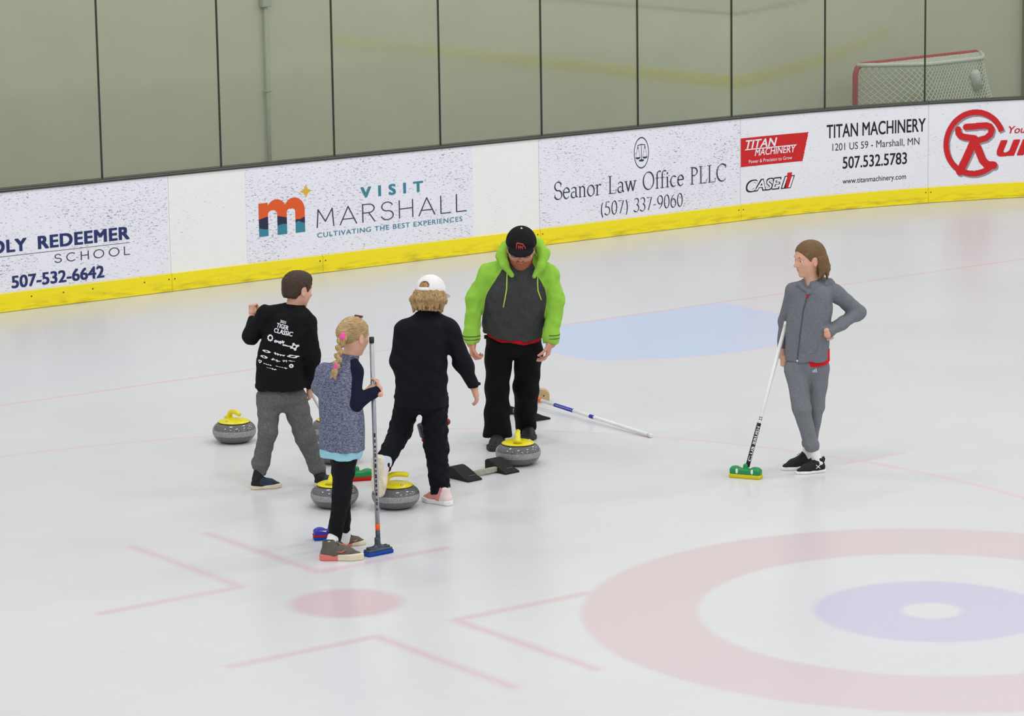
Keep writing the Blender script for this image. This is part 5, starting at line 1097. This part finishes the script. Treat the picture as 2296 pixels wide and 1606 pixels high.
ft2, fs2 = field([(Loft([(j['t0'], .19, .16, 0), (j['t1'], .2, .18, 0), (j['t2'], .187, .18, 0), (j['t3'] + np.array((0, -.005, .0)), .095, .16, 0), (j['t4'] + np.array((0, -.05, .03)), .045, .09, 0)]), 0)]), field(slL + slR)
zs2 = lambda V: np.clip(ft2(V) - np.maximum(fs2(V), -.004) - .0105, -.05, .05)
def stripes(V):
    z = np.minimum(np.abs(V[:, 2] - (j['wrL'][2] + .012)), np.abs(V[:, 2] - (j['wrL'][2] + .033))); side = np.abs(V[:, 0] - .07) > .2
    return np.where(side, .0035 - z, -.02)
wv = waves(51, .11, .003); wv2 = waves(52, .05, .0018); hd = sdf_obj('hoodie', tor + slL + slR, .006, C_MAN, e, disp=lambda P: wv(P) + wv2(P), attrs={'zs': zs2, 'z1': stripes})
hp = [np.array(q) for q in ((.040, -.245, 1.180), (-.006, -.225, 1.245), (-.022, -.165, 1.301), (.012, -.065, 1.335), (.107, -.02, 1.35), (.205, -.065, 1.35), (.249, -.165, 1.305), (.222, -.225, 1.232), (.182, -.245, 1.172))]; hr_ = [.016, .026, .036, .042, .046, .042, .036, .026, .016]
sdf_obj('hood', [(Cone(hp[i], hp[i + 1], hr_[i], hr_[i + 1]), .02) for i in range(8)] + [(Ell((.105, .02, 1.28), (.13, .10, .08)), .03)], .005, C_LIME, hd, disp=waves(53, .08, .002), label='lime hood')
LS = plain('cord_lime', (182, 214, 90), .7)
for pts in (((.012, -.275, 1.228), (.008, -.270, 1.16), (.005, -.262, 1.092), (-.018, -.25, .968)), ((.205, -.268, 1.184), (.203, -.262, 1.12), (.205, -.258, 1.074), (.226, -.248, 1.007))): 
    bv = BVHTree.FromPolygons([v.co for v in hd.data.vertices], [p.vertices for p in hd.data.polygons]); out = []
    for i in range(13):
        t = i / 12 * 3; k = min(int(t), 2); q = np.array(pts[k]) + (np.array(pts[k + 1]) - np.array(pts[k])) * (t - k); h_ = bv.ray_cast(Vector((q[0], -1, q[2])), Vector((0, 1, 0))); out.append((h_[0] + Vector((0, -.004, 0))) if h_[0] is not None else Vector(q))
    tube_child('drawstring', out, .0042, LS, hd, 'lime drawstring')
pk = [(.00, .80), (-.035, .86), (-.045, .90), (.0, .955), (.11, .965), (.15, .90), (.14, .86), (.11, .80)]
sdf_obj('shirt_hem', [(Loft([((.052, .03, .66), .178, .142, 0), ((.05, .025, .82), .186, .146, 0)], cut=[((.05, .03, .762), nrm((-.10, .36, -1)))]), 0)], .006, C_RED, e, disp=waves(55, .12, .003), label='red shirt hem'); 
sdf_obj('shirt_collar', [(Cone((.105, -.135, 1.235), (.105, -.16, 1.27), .082, .072), 0)], .005, C_RED, e, label='red shirt collar')
lg = limb((j['hipL'], j['knL'], j['anL'] + np.array((0, 0, -.005))), (.094, .076, .094), .03) + limb((j['hipR'], j['knR'], j['anR'] + np.array((0, 0, -.0))), (.092, .082, .072), .03) + [(Ell((.048, .04, .725), (.182, .14, .115)), .03)]
wv = waves(57, .10, .004, stretch=(1, 1, .6)); tr = sdf_obj('trousers', lg, .006, C_TROU, e, disp=wv)
sdf_obj('side_buckle', [(Box((-.135, .03, .735), (.012, .014, .012), np.eye(3), .003), 0)], .003, SH_BLK, tr)
for a, b in ((j['heL'], j['toL']), (j['heR'], j['toR'])): make_shoe(e, a, b, (plain('leather_black', (26, 26, 27), .6), plain('sole_black', (38, 38, 39), .7)), .40, lace=LACE_D, sole_h=.11)

# ================================================================== the girl in grey
e, j = person('grey', 'girl in grey hooded tracksuit with one hand on her hip')
H = .226; f = nrm((-.90, -.42, -.10)); u = nrm((-.06, -.04, 1.0)); hc = j['head'] + np.array((-.012, 0, .0))
hR = hand_mesh(j['wrL'] + np.array((.002, .0, -.008)), (.02, -.1, -1.0), (.35, -.9, 0), 'R', .135, (48, 55, 30), (0, 3, 5, 8), (40, 30), 1)
for k, v in (('hipL', (-.06, 0, .64)), ('knL', (-.028, -.06, .41)), ('anL', (.038, -.045, .145)), ('knR', (.072, .03, .40)), ('anR', (.030, .075, .125)), ('wrR', (.128, -.118, .893)), ('shL', (-.07, .04, 1.14)), ('elL', (-.113, .12, .93)), ('wrL', (-.137, .125, .722))): j[k] = np.array(v)
hL = hand_mesh(j['wrR'] + np.array((.0, .008, .0)), (.30, .62, -.72), (-.93, -.30, .16), 'L', .128, (48, 60, 30), (0, 3, 6, 10), (0, 0), 2, 1.3)
hidden_body(e, SK['fair'], j, [((j['hipL'], j['knL'], j['anL']), (.055, .042, .028)), ((j['hipR'], j['knR'], j['anR']), (.055, .042, .028))], [((j['shL'], j['elL'], j['wrL'], j['wrL'] + np.array((0, 0, -.015))), (.03, .027, .02, .02)), ((j['shR'], j['elR'], j['wrR'], j['wrR'] + np.array((0, 0, -.01))), (.032, .03, .021, .02))],
            [(j['t0'], j['t2'], .065, .065), (j['t2'], j['t3'], .065, .042)], (hc, f, u, H, True, .94), (j['t3'] + np.array((-.005, .0, 0)), hc + np.array((.012, .005, -.06)), .047, .042), [hL, hR], H)
add_face(e, hc, f, u, H, H_LBROWN)
Rh = frame(f, u); hw = lambda a, b, c: hc + H * (a * Rh[0] + b * Rh[1] + c * Rh[2]); nn = nrm(.80 * Rh[1] - .60 * Rh[2])
P = [(Ell(hw(0, -.06, .135), H * np.array((.358, .445, .395)), Rh, [(hw(0, .33, .28), nn)]), 0), (Ell(hw(0, -.30, -.12), H * np.array((.31, .22, .44)), Rh, [(hw(0, -.06, 0), nrm(Rh[1] + .15 * Rh[2]))]), .03)]
rg = np.random.RandomState(6)
for i in range(40):
    a = math.radians(rg.uniform(-190, 10)); x, y = math.cos(a), math.sin(a); q0 = hw(.33 * x, -.14 + .33 * min(y, .1), .0); q1 = hw(.355 * x, -.20 + .33 * min(y, .1), -.28 + rg.uniform(-.05, .05)); q2 = hw(.33 * x * rg.uniform(.8, 1.1), -.14 + .36 * min(y, .2) + rg.uniform(-.06, .08), -.52 + rg.uniform(-.10, .06) + .10 * (y < -.6))
    P += [(Cone(q0, q1, .017, .015), .008), (Cone(q1, q2, .015, .004), .006)]
sdf_obj('hair', P, .0036, H_LBROWN, e, disp=waves(9, .016, .0008, 8, (1, 1, .3)), subs=[(Ell(hw(s * .37, .02, -.04), H * np.array((.07, .10, .14)), Rh), .008) for s in (-1, 1)])
al = [(Cone(j['t4'] + np.array((-.03, .01, -.035)), j['shL'], .042, .046), .02)] + limb((j['shL'], j['elL'], j['wrL']), (.049, .043, .03), .02); ar = [(Cone(j['t4'] + np.array((.03, .01, -.035)), j['shR'], .042, .046), .02)] + limb((j['shR'], j['elR'], j['wrR']), (.052, .047, .033), .022)
tor = [(Loft([(j['t0'] + np.array((-.004, 0, -.014)), .138, .10, -.46), (j['t1'], .138, .10, -.46), (j['t2'], .134, .096, -.46), (j['t3'], .112, .08, -.46), (j['t4'], .05, .05, -.46)], cut=[((-.06, 0, .690), nrm((.22, .18, -1)))]), 0)]
wv = waves(61, .09, .0026); hd = sdf_obj('hoodie', tor + al + ar, .005, C_GREY, e, disp=wv, subs=[(Ell((-.002, -.075, 1.205), (.034, .045, .05)), .008)])
hb = np.array((.10, .075, 1.165)); sdf_obj('hood', [(Ell(hb, (.10, .065, .05), frame((-.45, -.9, 0), (.1, .5, 1))), 0), (Cone((.01, -.075, 1.148), (-.035, -.02, 1.182), .014, .018), .02), (Cone((-.035, -.02, 1.182), (.02, .05, 1.185), .018, .026), .02), (Cone((.025, -.075, 1.148), (.108, -.01, 1.172), .014, .024), .02), (Cone((.108, -.01, 1.172), (.15, .06, 1.165), .024, .034), .02)], .0045, C_GREY, hd, disp=waves(63, .05, .002))
bv = BVHTree.FromPolygons([v.co for v in hd.data.vertices], [p.vertices for p in hd.data.polygons])
def on_front(pts, off):
    o = []
    for q in pts:
        h_ = bv.ray_cast(Vector((q[0], -1, q[1])), Vector((0, 1, 0))); o.append(h_[0] + Vector((0, -off, 0)) if h_[0] is not None else Vector((q[0], -.1, q[1])))
    return o
zl = [(.008, 1.158), (.005, 1.14), (-.004, 1.09), (-.019, 1.038), (-.028, .97), (-.037, .908), (-.045, .83), (-.055, .74), (-.058, .712)]
zd = [tuple(np.array(a) + (np.array(b) - np.array(a)) * t) for a, b in zip(zl[:-1], zl[1:]) for t in (0, .33, .66)] + [zl[-1]]
zp = tube_child('zip', on_front(zd, .0), .004, plain('zip_dark_grey', (74, 78, 84), .6), hd)
tube_child('zip_pull', on_front([(.008, 1.155), (.006, 1.140), (.003, 1.115)], .006), [.005, .008, .007], plain('pull_red', (190, 24, 44), .5), zp, 'red zip pull'); tube_child('zip_stop', on_front([(-.057, .722), (-.058, .712)], .005), .005, RUBWH, zp)
tube_child('pocket_edge', on_front([(-.02, .775), (.03, .765), (.06, .78), (.07, .82), (.068, .85)], -.0005), .0035, C_GREY, hd)
sdf_obj('shirt_hem', [(Loft([((.026, .012, .66), .130, .096, -.46), ((.022, .008, .78), .132, .096, -.46)], cut=[((-.06, 0, .688), nrm((.07, .18, -1)))]), 0)], .005, C_REDB, e, label='bright red shirt hem')
lg = limb((j['hipL'] + np.array((.008, 0, 0)), j['knL'], j['anL'] + np.array((-.004, 0, .03)), j['anL'] + np.array((.0, 0, -.008))), (.078, .055, .044, .037), .025) + limb((j['hipR'] + np.array((-.008, 0, 0)), j['knR'], j['anR'] + np.array((.006, 0, .035)), j['anR'] + np.array((.004, 0, 0))), (.078, .054, .045, .036), .015) + [(Ell((.016, .008, .69), (.128, .098, .10)), .03)]
wv = waves(65, .08, .0026, stretch=(1, 1, .6)); tr = sdf_obj('track_pants', lg, .005, C_GPANT, e, disp=wv)
tri = join([(np.array([(x0, 0), (x0 + .22, 0), (x0 + .22 - (h / .9) * .12, h), (x0 - .02, h * .75)]), [(0, 1, 2, 3)]) for x0, h in ((.02, .35), (.36, .68), (.70, 1.0))])
project_print(tr, tri, (.038, .650, .066, .670), INK['white'], (0, 1, 0), 0, .003, 'thigh_logo', parent=tr); project_print(tr, (np.array([(0, 0), (1, 0), (1, 1), (0, 1)]), [(0, 1, 2, 3)]), (.036, .643, .068, .647), INK['white'], (0, 1, 0), 0, .003, 'thigh_logo', parent=tr)
for a, b, k in ((j['heN'] + np.array((.006, .01, 0)), j['toN'], 'anL'), (j['heF'] + np.array((.035, .02, 0)), j['toF'], 'anR')):
    s, w, R = make_shoe(e, a, b, (SH_BLK, RUBWH), .36, lace=plain('lace_black', (22, 22, 24), .8), sole_h=.09, tall=.42)
    make_sock(s, j[k] + np.array((0, 0, .02)), w(.23, 0, .28), SOCK, .033)
    sd = -R[0] if R[0][1] > 0 else R[0]
    if k == 'anL':
        for zz in (.17, .25): tube_child('side_mark', [w(.27, 0, zz + (.02 if zz > .2 else -.015)) + sd * .039, w(.34, 0, .21) + sd * .041, w(.41, 0, zz + (.02 if zz > .2 else -.015)) + sd * .039], [.002, .003, .002], INK['white'], s)
        tube_child('heel_tab', [w(.06, 0, .30), w(.03, 0, .40), w(.05, 0, .46), w(.09, 0, .40)], .005, SH_BLK, s)
